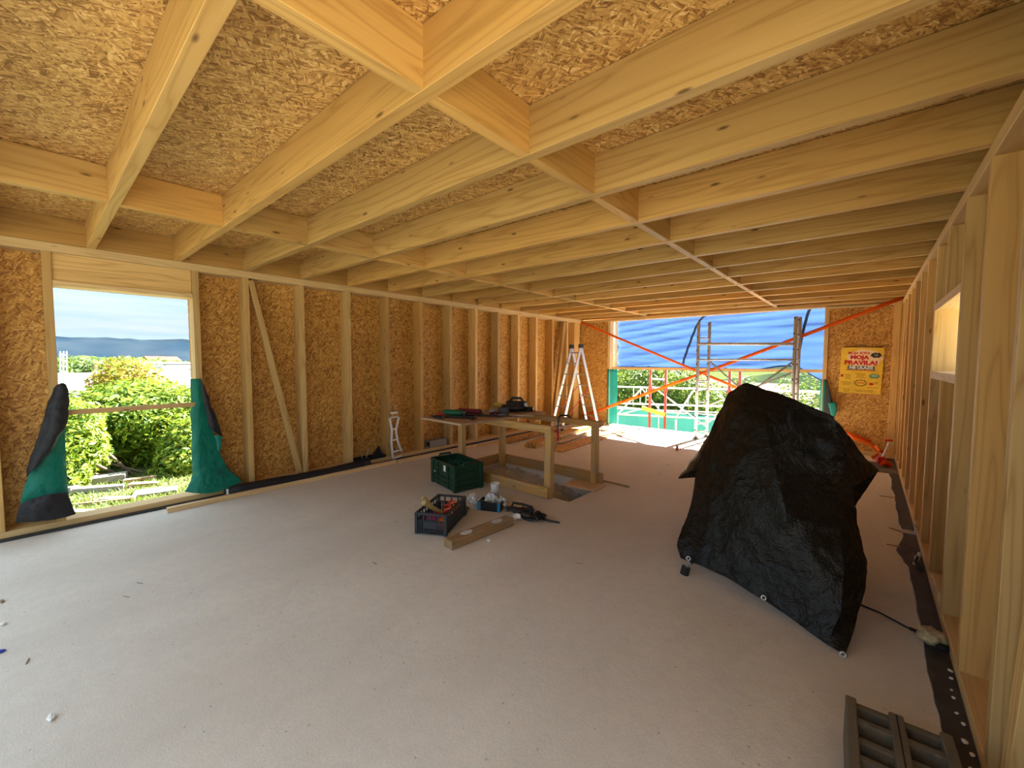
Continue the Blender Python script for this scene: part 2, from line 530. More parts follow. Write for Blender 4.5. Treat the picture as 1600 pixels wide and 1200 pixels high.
WHITE_METAL = simple('white_lacquer', (0.80, 0.80, 0.78), 0.35)
DARK_METAL = simple('dark_steel', (0.05, 0.05, 0.05), 0.4, 0.6)
GALV = simple('galvanised_steel', (0.50, 0.51, 0.52), 0.4, 0.8, var=0.3, scale=60)
RED_PAINT = simple('red_oxide_paint', (0.42, 0.07, 0.045), 0.55)
RED_PLASTIC = simple('red_plastic', (0.55, 0.03, 0.03), 0.4)
ORANGE_PLASTIC = simple('orange_plastic', (0.85, 0.20, 0.03), 0.45)
PINK = simple('magenta_plastic', (0.30, 0.03, 0.09), 0.5)
BLACK_PL = simple('black_plastic', (0.018, 0.018, 0.020), 0.45)
GREY_PL = simple('charcoal_plastic', (0.035, 0.040, 0.046), 0.5)
RUBBER = simple('black_rubber', (0.012, 0.012, 0.012), 0.7)
GREEN_PL = simple('dark_green_plastic', (0.008, 0.045, 0.024), 0.38)
GREEN_CL = tarp_mat('green_cloth', (0.0, 0.10, 0.065), 0.0, 0.8, wrinkle=(14, 90, 0.8))
BLUE_PL = simple('blue_print', (0.03, 0.20, 0.38), 0.4)
YELLOW_PL = simple('yellow_plastic', (0.72, 0.48, 0.05), 0.45)
KHAKI = simple('ochre_plastic', (0.42, 0.31, 0.11), 0.5)
WHITE_PL = simple('white_plastic', (0.78, 0.77, 0.74), 0.4)
PAPER = simple('white_paper', (0.80, 0.78, 0.72), 0.8)
CARD = simple('brown_card', (0.30, 0.20, 0.10), 0.8)
FOIL = simple('crinkled_clear_film', (0.72, 0.76, 0.78), 0.18, 0.35, var=0.3, scale=60, bstr=0.6)
SPONGE = simple('yellowed_foam', (0.52, 0.43, 0.24), 0.95, var=0.3, scale=40, bstr=0.8)
CABLE = simple('black_cable', (0.012, 0.012, 0.012), 0.5)
POSTER_Y = simple('poster_yellow', (0.86, 0.56, 0.045), 0.5, var=0.12, scale=6)
POSTER_P = simple('poster_cream', (0.88, 0.68, 0.42), 0.5, var=0.1, scale=6)
INK_RED = simple('poster_red', (0.62, 0.02, 0.02), 0.5)
INK_GREY = simple('poster_slate', (0.11, 0.15, 0.18), 0.5)
INK_DARK = simple('poster_black', (0.04, 0.03, 0.025), 0.5)
INK_BROWN = simple('poster_brown', (0.28, 0.14, 0.02), 0.5)
INK_GREEN = simple('poster_green', (0.12, 0.30, 0.16), 0.5)
INK_WHITE = simple('poster_white', (0.9, 0.88, 0.8), 0.5)
INK_DKGREEN = simple('membrane_print', (0.0, 0.10, 0.07), 0.5)
def matte(name, c1, c2, scale):
    """far, purely diffuse surface"""
    m, nt = new_mat(name)
    tc = nd(nt, 'ShaderNodeTexCoord')
    n = nd(nt, 'ShaderNodeTexNoise', {'Vector': tc.outputs['Object'], 'Scale': scale, 'Detail': 6.0})
    c = mixc(nt, nd(nt, 'ShaderNodeMapRange', {0: n.outputs[0], 1: 0.35, 2: 0.65}).outputs[0], c1, c2)
    d = nd(nt, 'ShaderNodeBsdfDiffuse', {'Color': c})
    nd(nt, 'ShaderNodeOutputMaterial', {0: d.outputs[0]})
    return m


SEA = matte('sea_water', (0.014, 0.040, 0.050), (0.018, 0.046, 0.055), 0.004)
GRASS_GROUND = concrete('grassy_earth', (0.08, 0.10, 0.035), (0.14, 0.12, 0.07), s=1.0, bstr=0.6)
FIELD = matte('far_scrub', (0.035, 0.060, 0.016), (0.065, 0.085, 0.03), 0.05)
HILL = matte('mountain_slopes', (0.006, 0.011, 0.016), (0.016, 0.021, 0.024), 0.006)
NET_GREEN = tarp_mat('green_debris_net', (0.022, 0.125, 0.098), 0.3, 0.7)
ROOF_TILE = simple('terracotta_tiles', (0.22, 0.07, 0.03), 0.8, var=0.2, scale=4)
HOUSE = simple('white_render', (0.45, 0.43, 0.40), 0.9, var=0.05)
HOUSE_WIN = simple('window_glass_dark', (0.10, 0.13, 0.16), 0.2)
LEAF_BUSH = leafy('bush_leaves', [(0.032, 0.086, 0.007), (0.079, 0.166, 0.012), (0.151, 0.238, 0.017), (0.245, 0.288, 0.025), (0.086, 0.187, 0.014)])
LEAF_AUT = leafy('turning_leaves', [(0.151, 0.202, 0.022), (0.266, 0.230, 0.029), (0.324, 0.158, 0.032), (0.158, 0.209, 0.022)])
LEAF_TREE = leafy('tree_leaves', [(0.036, 0.079, 0.014), (0.086, 0.158, 0.029), (0.158, 0.238, 0.043), (0.058, 0.122, 0.025)], 0.3)
LEAF_FAR = leafy('far_tree_leaves', [(0.058, 0.101, 0.025), (0.101, 0.166, 0.043), (0.151, 0.223, 0.058)], 0.2)
BARK = simple('bark', (0.12, 0.085, 0.055), 0.9, var=0.3)

# ------------------------------------------------------------------ setting
XL, XR, YF, YB = -5.42, 0.386, 8.90, -0.95   # inner faces; YB is where roof and walls stop behind the camera
ZR = 2.54                                    # underside of the joists at the left wall
SLOPE = 0.006
SD = 0.19                                    # stud depth


def ztop(x):
    return ZR - SLOPE * (x - XL)


# floor slab with the stair opening
HX0, HX1, HY0, HY1 = -4.12, -2.38, 3.72, 4.50
bm = BM()
X0, X1, Y0, Y1, T = -5.66, 1.2, -3.4, 9.16, 0.25
for (a, b, c, d) in ((X0, HX0, Y0, Y1), (HX1, X1, Y0, Y1), (HX0, HX1, Y0, HY0), (HX0, HX1, HY1, Y1)):
    box(bm, ((a + b) / 2, (c + d) / 2, -T / 2), (b - a, d - c, T))
floor = obj('floor', bm, FLOOR, label='pale dusty concrete floor slab with a stair opening', kind='structure')

# stair pit under the opening
pit = thing('stair_pit', kind='structure', label='concrete stair pit below the floor opening')
bm = BM()
box(bm, ((HX0 + HX1) / 2, HY1 + 0.06, -0.9), (HX1 - HX0 + 0.24, 0.12, 1.3))
box(bm, ((HX0 + HX1) / 2, HY0 - 0.06, -0.9), (HX1 - HX0 + 0.24, 0.12, 1.3))
box(bm, (HX0 - 0.06, (HY0 + HY1) / 2, -0.9), (0.12, HY1 - HY0, 1.3))
box(bm, (HX1 + 0.06, (HY0 + HY1) / 2, -0.9), (0.12, HY1 - HY0, 1.3))
box(bm, ((HX0 + HX1) / 2, (HY0 + HY1) / 2, -1.6), (HX1 - HX0 + 0.24, HY1 - HY0 + 0.24, 0.1))
obj('pit_wall', bm, CONC_DK, pit)
bm = BM()   # crumbly stair slab sloping down to the right
rows = []
NXR, NYR = 60, 26
for i in range(NXR + 1):
    r = []
    for j in range(NYR + 1):
        u, v = i / NXR, j / NYR
        x = HX0 + u * (HX1 - HX0 - 0.05)
        y = HY0 + 0.0 + v * (HY1 - HY0)
        z = -0.03 - 0.26 * max(0, u - 0.25) ** 1.1 - 0.03 * (1 - v)
        z += 0.05 * noise.noise(Vector((x * 6, y * 6, 1))) + 0.03 * noise.noise(Vector((x * 16, y * 16, 4))) + 0.012 * noise.noise(Vector((x * 40, y * 40, 9)))
        r.append((x, y, z))
    rows.append(r)
obj('rough_slab', sheet(bm, rows), RUBBLE, pit, smooth=False, kind='stuff')

# ---------------- ceiling: strand boards on joists with two rows of blocking
ceil = thing('ceiling', kind='structure', label='strand board roof deck on spruce joists with blocking', loc=(XL, 0, ZR))
ceil.rotation_euler = (0, SLOPE, 0)
JH, JW = 0.23, 0.06
JY = [0.376 + 0.6225 * k for k in range(-2, 14)]
XW = XR - XL
for y in JY:
    beam('joist', (-0.0, y, JH / 2), (XW + 0.12, y, JH / 2), JW, JH, W_JOIST, ceil)
for xb in (-3.76 - XL, -1.30 - XL):
    for a, b in zip(JY, JY[1:]):
        beam('blocking', (xb, a + JW / 2, JH / 2 + 0.0015), (xb, b - JW / 2, JH / 2 + 0.0015), JW, JH - 0.003, W_JOIST, ceil)
    beam('blocking', (xb, JY[-1] + JW / 2, JH / 2 + 0.0015), (xb, YF + 0.1, JH / 2 + 0.0015), JW, JH - 0.003, W_JOIST, ceil)
beam('rim_board', (-0.035, YB, JH / 2 + 0.002), (-0.035, YF + 0.25, JH / 2 + 0.002), 0.06, JH, W_JOIST, ceil)
beam('rim_board', (XW + 0.155, YB, JH / 2 + 0.002), (XW + 0.155, YF + 0.25, JH / 2 + 0.002), 0.06, JH, W_JOIST, ceil)
beam('rim_board', (0.0, YF + 0.13, JH / 2 + 0.002), (XW + 0.12, YF + 0.13, JH / 2 + 0.002), 0.06, JH, W_JOIST, ceil)
xs = [-0.28, 1.22, 3.72, 6.22]
k = 0
y = YB
while y < YF + 0.3:
    y2 = min(y + 1.245, YF + 0.32)
    off = 1.25 if k % 2 else 0.0
    xe = [-0.28] + [q + off for q in (1.3, 3.8, 6.3) if q + off < 6.2] + [6.2]
    for a, b in zip(xe, xe[1:]):
        panel('roof_board', ((a + b) / 2, (y + y2) / 2, JH + 0.012), b - a - 0.0003, y2 - y - 0.0003, 0.018, Matrix.Identity(3), OSB_ROOF, ceil)
    y = y2
    k += 1
obj('light_leak_cover', box(BM(), (2.96, (YB + YF + 0.3) / 2, JH + 0.031), (6.5, YF + 0.3 - YB, 0.018)), BITUMEN, ceil)  # unseen layer added over the deck to block light leaking through board seams

# ---------------- left wall
wl = thing('wall_left', kind='structure', label='timber framed left wall sheathed in strand board with a window opening')
ZB = 0.075            # top of the bottom plate
ZTL = 2.464           # underside of the left top plate
xm = XL - SD / 2
beam('top_plate', (xm, YB, (ZTL + ZR) / 2), (xm, YF + 0.2, (ZTL + ZR) / 2), SD, ZR - ZTL, W_PLATE, wl)
beam('bottom_plate', (xm, YB, 0.049), (xm, YF + 0.2, 0.049), SD, 0.052, W_PLATE, wl)
obj('damp_strip', box(BM(), (xm + 0.01, (YB + YF) / 2, 0.012), (SD + 0.05, YF - YB, 0.022)), BITUMEN, wl)
WY0, WY1, WZ1 = 0.127, 1.110, 2.176   # clear window opening
studs = [-0.92, -0.42, -0.28, 0.067, 1.112, 1.582, 2.195, 2.811, 3.419, 4.031, 4.648, 5.252, 5.854, 6.462, 7.065, 7.668, 8.266]
for y in studs:
    beam('stud', (xm, y + 0.03, ZB), (xm, y + 0.03, ZTL), SD, 0.058, W_STUD, wl, up=(0, 1, 0))
beam('corner_post', (xm, 8.72, ZB), (xm, 8.72, ZTL), SD, 0.24, W_STUD, wl, up=(0, 1, 0))
beam('header', (XL - 0.05, WY0, WZ1 + 0.165), (XL - 0.05, WY1, WZ1 + 0.165), 0.06, ZTL - WZ1 - 0.045, W_STUD, wl)
beam('lintel_batten', (xm, WY0, WZ1 + 0.022), (xm, WY1, WZ1 + 0.022), SD, 0.044, W_PLATE, wl)
beam('brace', (XL - 0.035, 1.665, ZTL - 0.02), (XL - 0.035, 2.155, ZB + 0.02), 0.06, 0.055, W_STUD, wl, up=(1, 0, 0))
beam('brace', (XL - 0.05, 8.23, ZTL - 0.02), (XL - 0.05, 7.80, ZB + 0.02), 0.10, 0.055, W_STUD, wl, up=(1, 0, 0))
XO = XL - SD - 0.009


def wall_board_l(ya, yb, za, zb):
    panel('strand_board', (XO, (ya + yb) / 2, (za + zb) / 2), yb - ya, zb - za, 0.018, ROT_YZ, OSB, wl)


wall_board_l(-0.42, WY0 - 0.0, 0.0, 2.80)
wall_board_l(WY0, WY1, WZ1 + 0.0, 2.80)
y = WY1
while y < YF + 0.2:
    y2 = min(y + 1.235, YF + 0.22)
    wall_board_l(y, y2, 0.0, 2.80)
    y = y2

# ---------------- right wall
wr = thing('wall_right', kind='structure', label='timber framed right wall with tall studs and a small opening')
RD = 0.19
xr = XR + RD / 2
zt = ztop(XR)
ZTR = zt - 0.07
beam('top_plate', (xr, YB, (ZTR + zt) / 2), (xr, YF, (ZTR + zt) / 2), RD, zt - ZTR, W_PLATE, wr)
beam('bottom_plate', (xr, 0.90, 0.035), (xr, YF, 0.035), RD, 0.055, W_PLATE, wr)
rst = [-0.92, 0.90, 0.96, 1.575, 2.19, 2.805, 3.40, 4.035, 4.64, 5.27, 5.90, 6.53, 7.14, 7.70, 8.30, 8.82]
NZ0, NZ1 = 1.455, 1.925
for y in rst:
    if abs(y - 4.035) < 0.01:
        beam('cripple_stud', (xr, y + 0.03, 0.063), (xr, y + 0.03, NZ0 - 0.055), RD, 0.058, W_STUD, wr, up=(0, 1, 0))
        beam('cripple_stud', (xr, y + 0.03, NZ1 + 0.055), (xr, y + 0.03, ZTR), RD, 0.058, W_STUD, wr, up=(0, 1, 0))
    else:
        beam('stud', (xr, y + 0.03, 0.063), (xr, y + 0.03, ZTR), RD, 0.058, W_STUD, wr, up=(0, 1, 0))
beam('opening_sill', (xr, 3.459, NZ0 - 0.028), (xr, 4.641, NZ0 - 0.028), RD, 0.055, W_PLATE, wr)
beam('opening_header', (xr, 3.459, NZ1 + 0.028), (xr, 4.641, NZ1 + 0.028), RD, 0.055, W_PLATE, wr)
beam('brace', (XR + 0.05, 2.11, 0.10), (XR + 0.05, 1.68, ZTR - 0.03), 0.09, 0.055, W_STUD, wr, up=(1, 0, 0))
XO2 = XR + RD + 0.009


def wall_board_r(ya, yb, za, zb):
    panel('strand_board', (XO2, (ya + yb) / 2, (za + zb) / 2), yb - ya, zb - za, 0.018, ROT_YZ, OSB, wr)


for a, b in ((0.90, 1.58), (1.58, 2.82), (2.82, 3.459), (4.641, 5.9), (5.9, 7.14), (7.14, 8.3), (8.3, YF + 0.2)):
    wall_board_r(a, b, 0.0, 2.78)
wall_board_r(3.459, 4.641, 0.0, NZ0)
wall_board_r(3.459, 4.641, NZ1, 2.78)

# ---------------- far wall with the wide opening
wf = thing('wall_far', kind='structure', label='far timber wall with a wide door opening')
OX0, OX1, OZ1 = -4.62, -0.58, 2.475
ym = YF + 0.095


def wall_board_f(xa, xb, za, zb):
    panel('strand_board', ((xa + xb) / 2, YF + 0.03, (za + zb) / 2), xb - xa, zb - za, 0.018, ROT_XZ, OSB, wf)


wall_board_f(XL - SD, OX0 - 0.06, 0.0, 2.5)
wall_board_f(OX1 + 0.06, XR + RD, 0.0, 2.5)
beam('top_plate', (XL - SD, ym, ztop(-2.5) - 0.03), (XR + RD, ym, ztop(-2.5) - 0.03), 0.19, 0.06, W_PLATE, wf)
beam('plate_trim', (OX1 + 0.06, YF + 0.012, 2.455), (XR - 0.06, YF + 0.012, 2.455), 0.024, 0.05, W_PLATE, wf)
beam('jamb', (OX0 - 0.03, ym, 0.0), (OX0 - 0.03, ym, OZ1), 0.19, 0.06, W_PLATE, wf, up=(1, 0, 0))
beam('jamb', (OX1 + 0.03, ym, 0.0), (OX1 + 0.03, ym, OZ1), 0.19, 0.06, W_PLATE, wf, up=(1, 0, 0))
beam('corner_batten', (XR - 0.05, YF + 0.005, 0.0), (XR - 0.05, YF + 0.005, 2.48), 0.03, 0.09, W_STUD, wf, up=(1, 0, 0))
beam('bottom_plate', (OX1 + 0.06, YF - 0.0, 0.03), (XR, YF - 0.0, 0.03), 0.05, 0.06, W_PLATE, wf)
beam('bottom_plate', (XL, YF - 0.0, 0.03), (OX0 - 0.06, YF - 0.0, 0.03), 0.05, 0.06, W_PLATE, wf)
beam('opening_rail', (OX0, YF + 0.155, 1.362), (OX1, YF + 0.155, 1.362), 0.03, 0.055, W_PLATE, wf)

# dark sealing strips on the slab
rows = []
for i in range(121):
    yv = -0.9 + 9.7 * i / 120
    xe = 0.290 + 0.022 * noise.noise(Vector((yv * 2.3, 0, 0))) + 0.010 * noise.noise(Vector((yv * 9, 3, 0))) - 0.045 * math.exp(-((yv - 4.5) / 0.22) ** 2)
    rows.append([(xe, yv, 0.0005), (xe + 0.003, yv, 0.004), (0.384, yv, 0.004)])
obj('trim_1', sheet(BM(), rows), BITUMEN, kind='structure', label='black bitumen strip along the foot of the right wall')
obj('trim_2', box(BM(), (-0.15, 7.95, 0.003), (1.06, 0.72, 0.006)), simple('grey_membrane', (0.10, 0.095, 0.085), 0.7, var=0.3, scale=8), kind='structure', label='dark grey membrane strip on the slab before the far wall')

# ================================================================== things in the room
def rot_z(a):
    return Matrix.Rotation(a, 3, 'Z')


def cyl(bm, p0, p1, r, n=10):
    return tube(bm, [p0, p1], r, n)


def sub(o, part):
    """make o a piece of a part (both given in the thing's space)"""
    o.parent = part
    o.matrix_parent_inverse = part.matrix_basis.inverted()
    return o


# ---------------- window rail and battens along the left wall
beam('window_rail', (XL + 0.016, 0.17, 1.05), (XL + 0.016, 1.20, 1.052), 0.028, 0.046, W_PLANK,
     label='pale batten nailed across the left window opening', cat='batten')
beam('floor_batten', (-5.235, 0.80, 0.025), (-5.255, 3.45, 0.025), 0.05, 0.048, W_PLANK,
     label='long pale batten on the floor beside the black roll', cat='batten', group='battens along the left wall')
beam('floor_batten', (-5.225, 3.47, 0.025), (-5.20, 5.05, 0.025), 0.055, 0.048, W_PLANK,
     label='shorter batten on the floor behind the green crate', cat='batten', group='battens along the left wall')
beam('floor_batten', (-5.17, 5.1, 0.02), (-5.02, 7.0, 0.02), 0.07, 0.038, W_PLANK,
     label='batten on the floor behind the tool table, by the left wall', cat='batten', group='battens along the left wall')

# ---------------- black roll of membrane
roll = thing('membrane_roll', 'black rolled-up membrane lying along the foot of the left wall', 'roll', (-5.33, 2.15, 0.0))
bm = BM()
pts = [Vector((0.0 + 0.03 * math.sin(t * 3), -0.82 + 1.72 * t, 0.062 + 0.004 * math.sin(t * 9))) for t in [i / 12 for i in range(13)]]
tube(bm, pts, [0.058 + 0.003 * math.sin(i * 2.1) for i in range(13)], 18)
obj('rolled_sheet', bm, BLACK_MEM, roll, smooth=True)
bm = BM()
cyl(bm, (0, -0.835, 0.062), (0, -0.815, 0.062), 0.05, 18)
obj('core_end', bm, GREY_PL, roll)
obj('label_tape', box(BM(), (0.05, -0.825, 0.07), (0.016, 0.018, 0.07)), WHITE_PL, roll, label='white label on the roll end')

# ---------------- white folding support leaning in the bay
st = thing('white_trestle_leg', 'white metal hourglass-shaped trestle leg standing against a stud', 'trestle leg', (-5.30, 3.60, 0.0))


def wl_pt(px, py, x):
    p = at(px, py, x=x)
    return p - Vector((-5.30, 3.60, 0.0))


def white_bar(nm, pts, r=0.013, x=-5.33, m=WHITE_METAL):
    bm = BM()
    tube(bm, [wl_pt(a, b, x) for a, b in pts], r, 8)
    return obj(nm, bm, m, st, smooth=True)


white_bar('upright', [(614, 716), (611.5, 690), (612.5, 672), (609, 654)], 0.017)
white_bar('upright', [(628, 706), (621, 688), (618.5, 672), (623, 652)], 0.017)
white_bar('foot_bar', [(614, 716.5), (628, 712)])
white_bar('cross_bar', [(614, 706), (628, 703)])
white_bar('cross_bar', [(614, 688), (620, 686)])
white_bar('cross_bar', [(612, 671), (618, 670)])
white_bar('cross_bar', [(610, 653), (622, 651)])
bm = BM()
p = wl_pt(616, 645, -5.33)
box(bm, p, (0.05, 0.10, 0.03), ch=0.005)
obj('head_plate', bm, WHITE_METAL, st)
white_bar('hook', [(617, 645), (618, 638), (615, 634), (620, 634)], 0.005, -5.35, ALU)
white_bar('rear_bar', [(617, 714), (623, 690), (629, 706)], 0.008, -5.36, ALU)

# ---------------- dark tray of tools in the bay beside it
tr = thing('tool_tray', 'shallow dark tray with an upright black triangle in the wall bay', 'tray', (-5.50, 3.13, ZB))
bm = BM()
box(bm, (0, 0, 0.006), (0.15, 0.5, 0.012))
for sx, sy, ax, ay in ((0, 0.25, 0.15, 0.01), (0, -0.25, 0.15, 0.01), (0.07, 0, 0.01, 0.5), (-0.07, 0, 0.01, 0.5)):
    box(bm, (sx, sy, 0.02), (ax, ay, 0.04))
obj('tray_body', bm, BLACK_PL, tr)
bm = BM()
prism(bm, [(-0.02, 0.0), (0.19, 0.0), (0.12, 0.17)], 0.012, Matrix.Translation((0.02, 0.05, 0.012)) @ ROT_YZ.to_4x4())
obj('triangle_plate', bm, BLACK_PL, tr)
bm = BM()
cyl(bm, (0.03, -0.10, 0.01), (0.05, -0.13, 0.17), 0.006)
cyl(bm, (0.0, -0.02, 0.01), (0.0, 0.02, 0.15), 0.006)
obj('rod', bm, GALV, tr)

# ---------------- small grey hollow block in the bay
blk = thing('grey_block', 'grey concrete block lying on the bottom plate in a left wall bay', 'concrete block', (-5.50, 4.40, ZB))
bm = BM()
box(bm, (0, 0, 0.06), (0.15, 0.36, 0.115), ch=0.006)
obj('block_body', bm, CONC, blk)
bm = BM()
box(bm, (0.02, -0.181, 0.06), (0.08, 0.004, 0.07))
obj('end_hollow', bm, RUBBER, blk)

# small galvanised clamp in the bay behind the table
kl = thing('leaning_handsaw', 'thin dark saw leaning in the bay behind the tool table', 'saw', (-5.50, 5.02, ZB))
bm = BM()
prism(bm, [(0, 0), (0.05, 0), (0.12, 0.50), (0.09, 0.50)], 0.003, Matrix.Translation((0, 0, 0.03)) @ ROT_YZ.to_4x4())
obj('saw_blade', bm, DARK_METAL, kl)
bm = BM()
tube(bm, [(0, 0.0, 0.0), (0, -0.03, 0.05), (0, 0.03, 0.10), (0, 0.08, 0.05), (0, 0.06, 0.0)], 0.012, 8)
obj('saw_handle', bm, RED_PLASTIC, kl)

# ---------------- green and black membrane hanging at the window jambs


CRUMPLE = bpy.data.textures.new('sheet_crumple', 'CLOUDS')
CRUMPLE.noise_scale = 0.12
CRUMPLE.noise_depth = 2


def hang(nm, rows, mat, parent, bulge=0.0, sub=4):
    """sheet through photo-measured points; every point is (px, py, x)"""
    bm = BM()
    sheet(bm, [[at(a, b, x=c) - parent.location for a, b, c in r] for r in rows])
    o = obj(nm, bm, mat, parent, smooth=True)
    md = o.modifiers.new('sub', 'SUBSURF')
    md.levels = md.render_levels = sub
    md.boundary_smooth = 'PRESERVE_CORNERS'
    dp = o.modifiers.new('crumple', 'DISPLACE')
    dp.texture = CRUMPLE
    dp.strength = 0.035
    dp.mid_level = 0.5
    so = o.modifiers.new('thick', 'SOLIDIFY')
    so.thickness = 0.004
    so.offset = 0
    return o


lm = thing('window_membrane', 'green membrane with a black folded top hanging at the left window jamb', 'membrane', (-5.36, 0.1, 0.07), group='membranes at the window')
X = -5.40
hang('green_sheet', [[(84, 606, X), (92, 606, X + .02), (98, 606, X), (102, 606, X - .01)],
                     [(72, 660, X), (84, 662, X + .05), (96, 664, X + .02), (101, 664, X)],
                     [(55, 710, X + .02), (74, 712, X + .07), (94, 712, X + .03), (103, 712, X)],
                     [(40, 755, X + .03), (66, 756, X + .08), (94, 756, X + .05), (104, 752, X)],
                     [(31, 790, X + .04), (62, 788, X + .07), (94, 784, X + .05), (107, 779, X + .02)],
                     [(27, 812, X + .06), (58, 810, X + .09), (92, 805, X + .06), (113, 799, X + .03)]], GREEN_MEM, lm)
hang('folded_flap', [[(86, 606, X + .03), (92, 600, X + .06), (98, 597, X + .06), (103, 601, X + .05)],
                     [(74, 630, X + .04), (88, 626, X + .10), (101, 624, X + .10), (108, 622, X + .07)],
                     [(64, 665, X + .05), (80, 664, X + .12), (97, 666, X + .12), (108, 654, X + .08)],
                     [(53, 700, X + .06), (66, 702, X + .12), (82, 698, X + .12), (97, 674, X + .09)],
                     [(40, 745, X + .06), (44, 742, X + .11), (56, 731, X + .11), (76, 710, X + .08)]], BLACK_MEM, lm)
hang('folded_flap', [[(30, 788, X + .09), (50, 778, X + .12), (78, 772, X + .12), (104, 769, X + .07)],
                     [(27, 800, X + .10), (52, 794, X + .15), (84, 788, X + .14), (110, 784, X + .08)],
                     [(24, 817, X + .09), (54, 815, X + .13), (90, 812, X + .12), (118, 803, X + .07)]], BLACK_MEM, lm)

rm = thing('window_membrane', 'green membrane spreading over the sill at the right window jamb', 'membrane', (-5.36, 1.2, 0.07), group='membranes at the window')
hang('green_sheet', [[(297.5, 592, X - .02), (303, 592, X), (309, 592, X + .015), (314, 592, X + .01)],
                     [(298, 640, X - .02), (304, 640, X + .02), (311, 640, X + .04), (319, 640, X + .02)],
                     [(299, 690, X - .02), (308, 690, X + .05), (320, 690, X + .03), (339, 690, X + .01)],
                     [(300, 730, X - .02), (310, 732, X + .08), (326, 732, X + .04), (349, 724, X + .02)],
                     [(300, 752, X), (314, 754, X + .10), (336, 750, X + .07), (364, 740, X + .03)],
                     [(288, 768, X + .04), (312, 772, X + .14), (342, 770, X + .12), (379, 752, X + .05)]], GREEN_MEM, rm)
hang('folded_flap', [[(313, 593, X + .03), (316, 597, X + .05), (319, 603, X + .05)],
                     [(318, 628, X + .05), (324, 628, X + .08), (331, 638, X + .05)],
                     [(323, 655, X + .06), (332, 660, X + .09), (341, 662, X + .06)],
                     [(327, 668, X + .06), (336, 676, X + .09), (348, 682, X + .06)]], BLACK_MEM, rm)
hang('turned_edge', [[(335, 679, X + .07), (341, 681, X + .09), (348, 682.5, X + .07)],
                     [(338, 690, X + .06), (342, 692, X + .08), (345, 694, X + .06)],
                     [(340, 703, X + .05), (341.5, 704, X + .07), (342.5, 706, X + .05)]], TEAL_MEM, rm)
rEu = Matrix(((0, 0, 1), (1, 0, 0), (0, 1, 0)))
text('print', 'Eu', 0.10, INK_DKGREEN, rm, at(346, 738, x=XL + 0.085) - rm.location, rEu, bold=0.003)

# ---------------- guard frame round the stair opening
gd = thing('guard_frame', 'rough timber guard frame of posts and rails round the stair opening', 'guard rail', (-3.3, 4.05, 0))
G = Vector((-3.3, 4.05, 0))


def gb(nm, p0, p1, w, h, up=None):
    return beam(nm, Vector(p0) - G, Vector(p1) - G, w, h, W_GUARD, gd, up=up)


NYr, FYr = 3.66, 4.50
gb('post', (-2.63, 3.685, -0.24), (-2.63, 3.685, 0.735), 0.085, 0.075)
gb('post', (-2.50, 4.47, -0.24), (-2.50, 4.47, 0.72), 0.075, 0.075)
gb('post', (-4.03, 4.455, -0.24), (-4.03, 4.455, 0.72), 0.075, 0.075)
gb('post', (-4.06, 3.685, -0.24), (-4.06, 3.685, 0.735), 0.075, 0.075)
gb('rail', (-4.10, 3.66, 0.775), (-2.585, 3.66, 0.775), 0.045, 0.08)
gb('rail', (-4.10, 4.485, 0.755), (-2.43, 4.485, 0.755), 0.10, 0.065)
gb('rail', (-4.06, 3.69, 0.775), (-4.06, 4.43, 0.775), 0.045, 0.075)
gb('kick_board', (-4.12, 3.625, 0.075), (-2.60, 3.625, 0.075), 0.03, 0.12)
gb('kick_board', (-4.12, 4.525, 0.075), (-2.42, 4.525, 0.075), 0.03, 0.13)
gb('kick_board', (-4.13, 3.645, 0.075), (-4.13, 4.505, 0.075), 0.03, 0.13)
gb('cleat', (-2.615, 3.74, 0.56), (-2.615, 3.78, 0.56), 0.06, 0.05)
panel('opening_cover', (-2.56, 4.33, 0.013), 0.42, 0.30, 0.018, rot_z(0.06), PLY, label='small plywood sheet covering the far corner of the stair opening', cat='plywood')
beam('edge_strip', (-2.72, 4.66, 0.01), (-2.12, 4.63, 0.01), 0.03, 0.02, W_OLD, label='thin weathered strip on the floor behind the stair opening', cat='batten')

# tool table top
TBZ = 0.83
tb_c = Vector((-3.65, 3.74, TBZ))
panel('tool_board', tb_c, 0.76, 1.48, 0.022, rot_z(-0.04), PLY, label='plywood board laid on the guard frame as a tool table', cat='board')
TT = TBZ + 0.0115


def tool(name, label, cat, x, y, a=0.0, z=TT, group='tools on the plywood board'):
    t = thing(name, label, cat, (-3.66 + (x + 3.66) * 0.72, 3.76 + (y - 3.74) * 1.12, z), a, group=group)
    t.scale = (1.3, 1.3, 1.3)
    return t


# tools on the board
t = tool('power_drill', 'black cordless drill lying on its side at the middle of the board', 'drill', -3.52, 4.06, 0.5)
bm = BM()
tube(bm, [(-0.10, 0, 0.045), (0.0, 0, 0.045), (0.06, 0, 0.045), (0.09, 0, 0.045), (0.13, 0, 0.045)], [0.034, 0.038, 0.034, 0.02, 0.012], 12)
obj('drill_body', bm, BLACK_PL, t, smooth=True)
bm = BM()
box(bm, (-0.04, -0.09, 0.035), (0.045, 0.14, 0.04), ch=0.006)
obj('grip', bm, BLACK_PL, t)
bm = BM()
box(bm, (-0.045, -0.17, 0.035), (0.10, 0.055, 0.065), ch=0.008)
obj('battery', bm, GREY_PL, t)
t = tool('nail_gun', 'larger black power tool standing behind the drill', 'power tool', -3.66, 4.26, 0.2)
bm = BM()
box(bm, (0, 0, 0.05), (0.22, 0.10, 0.10), ch=0.015)
obj('tool_body', bm, BLACK_PL, t)
bm = BM()
tube(bm, [(-0.08, 0, 0.095), (-0.05, 0, 0.13), (0.05, 0, 0.13), (0.09, 0, 0.09)], 0.014, 8)
obj('grip', bm, GREY_PL, t, smooth=True)
bm = BM()
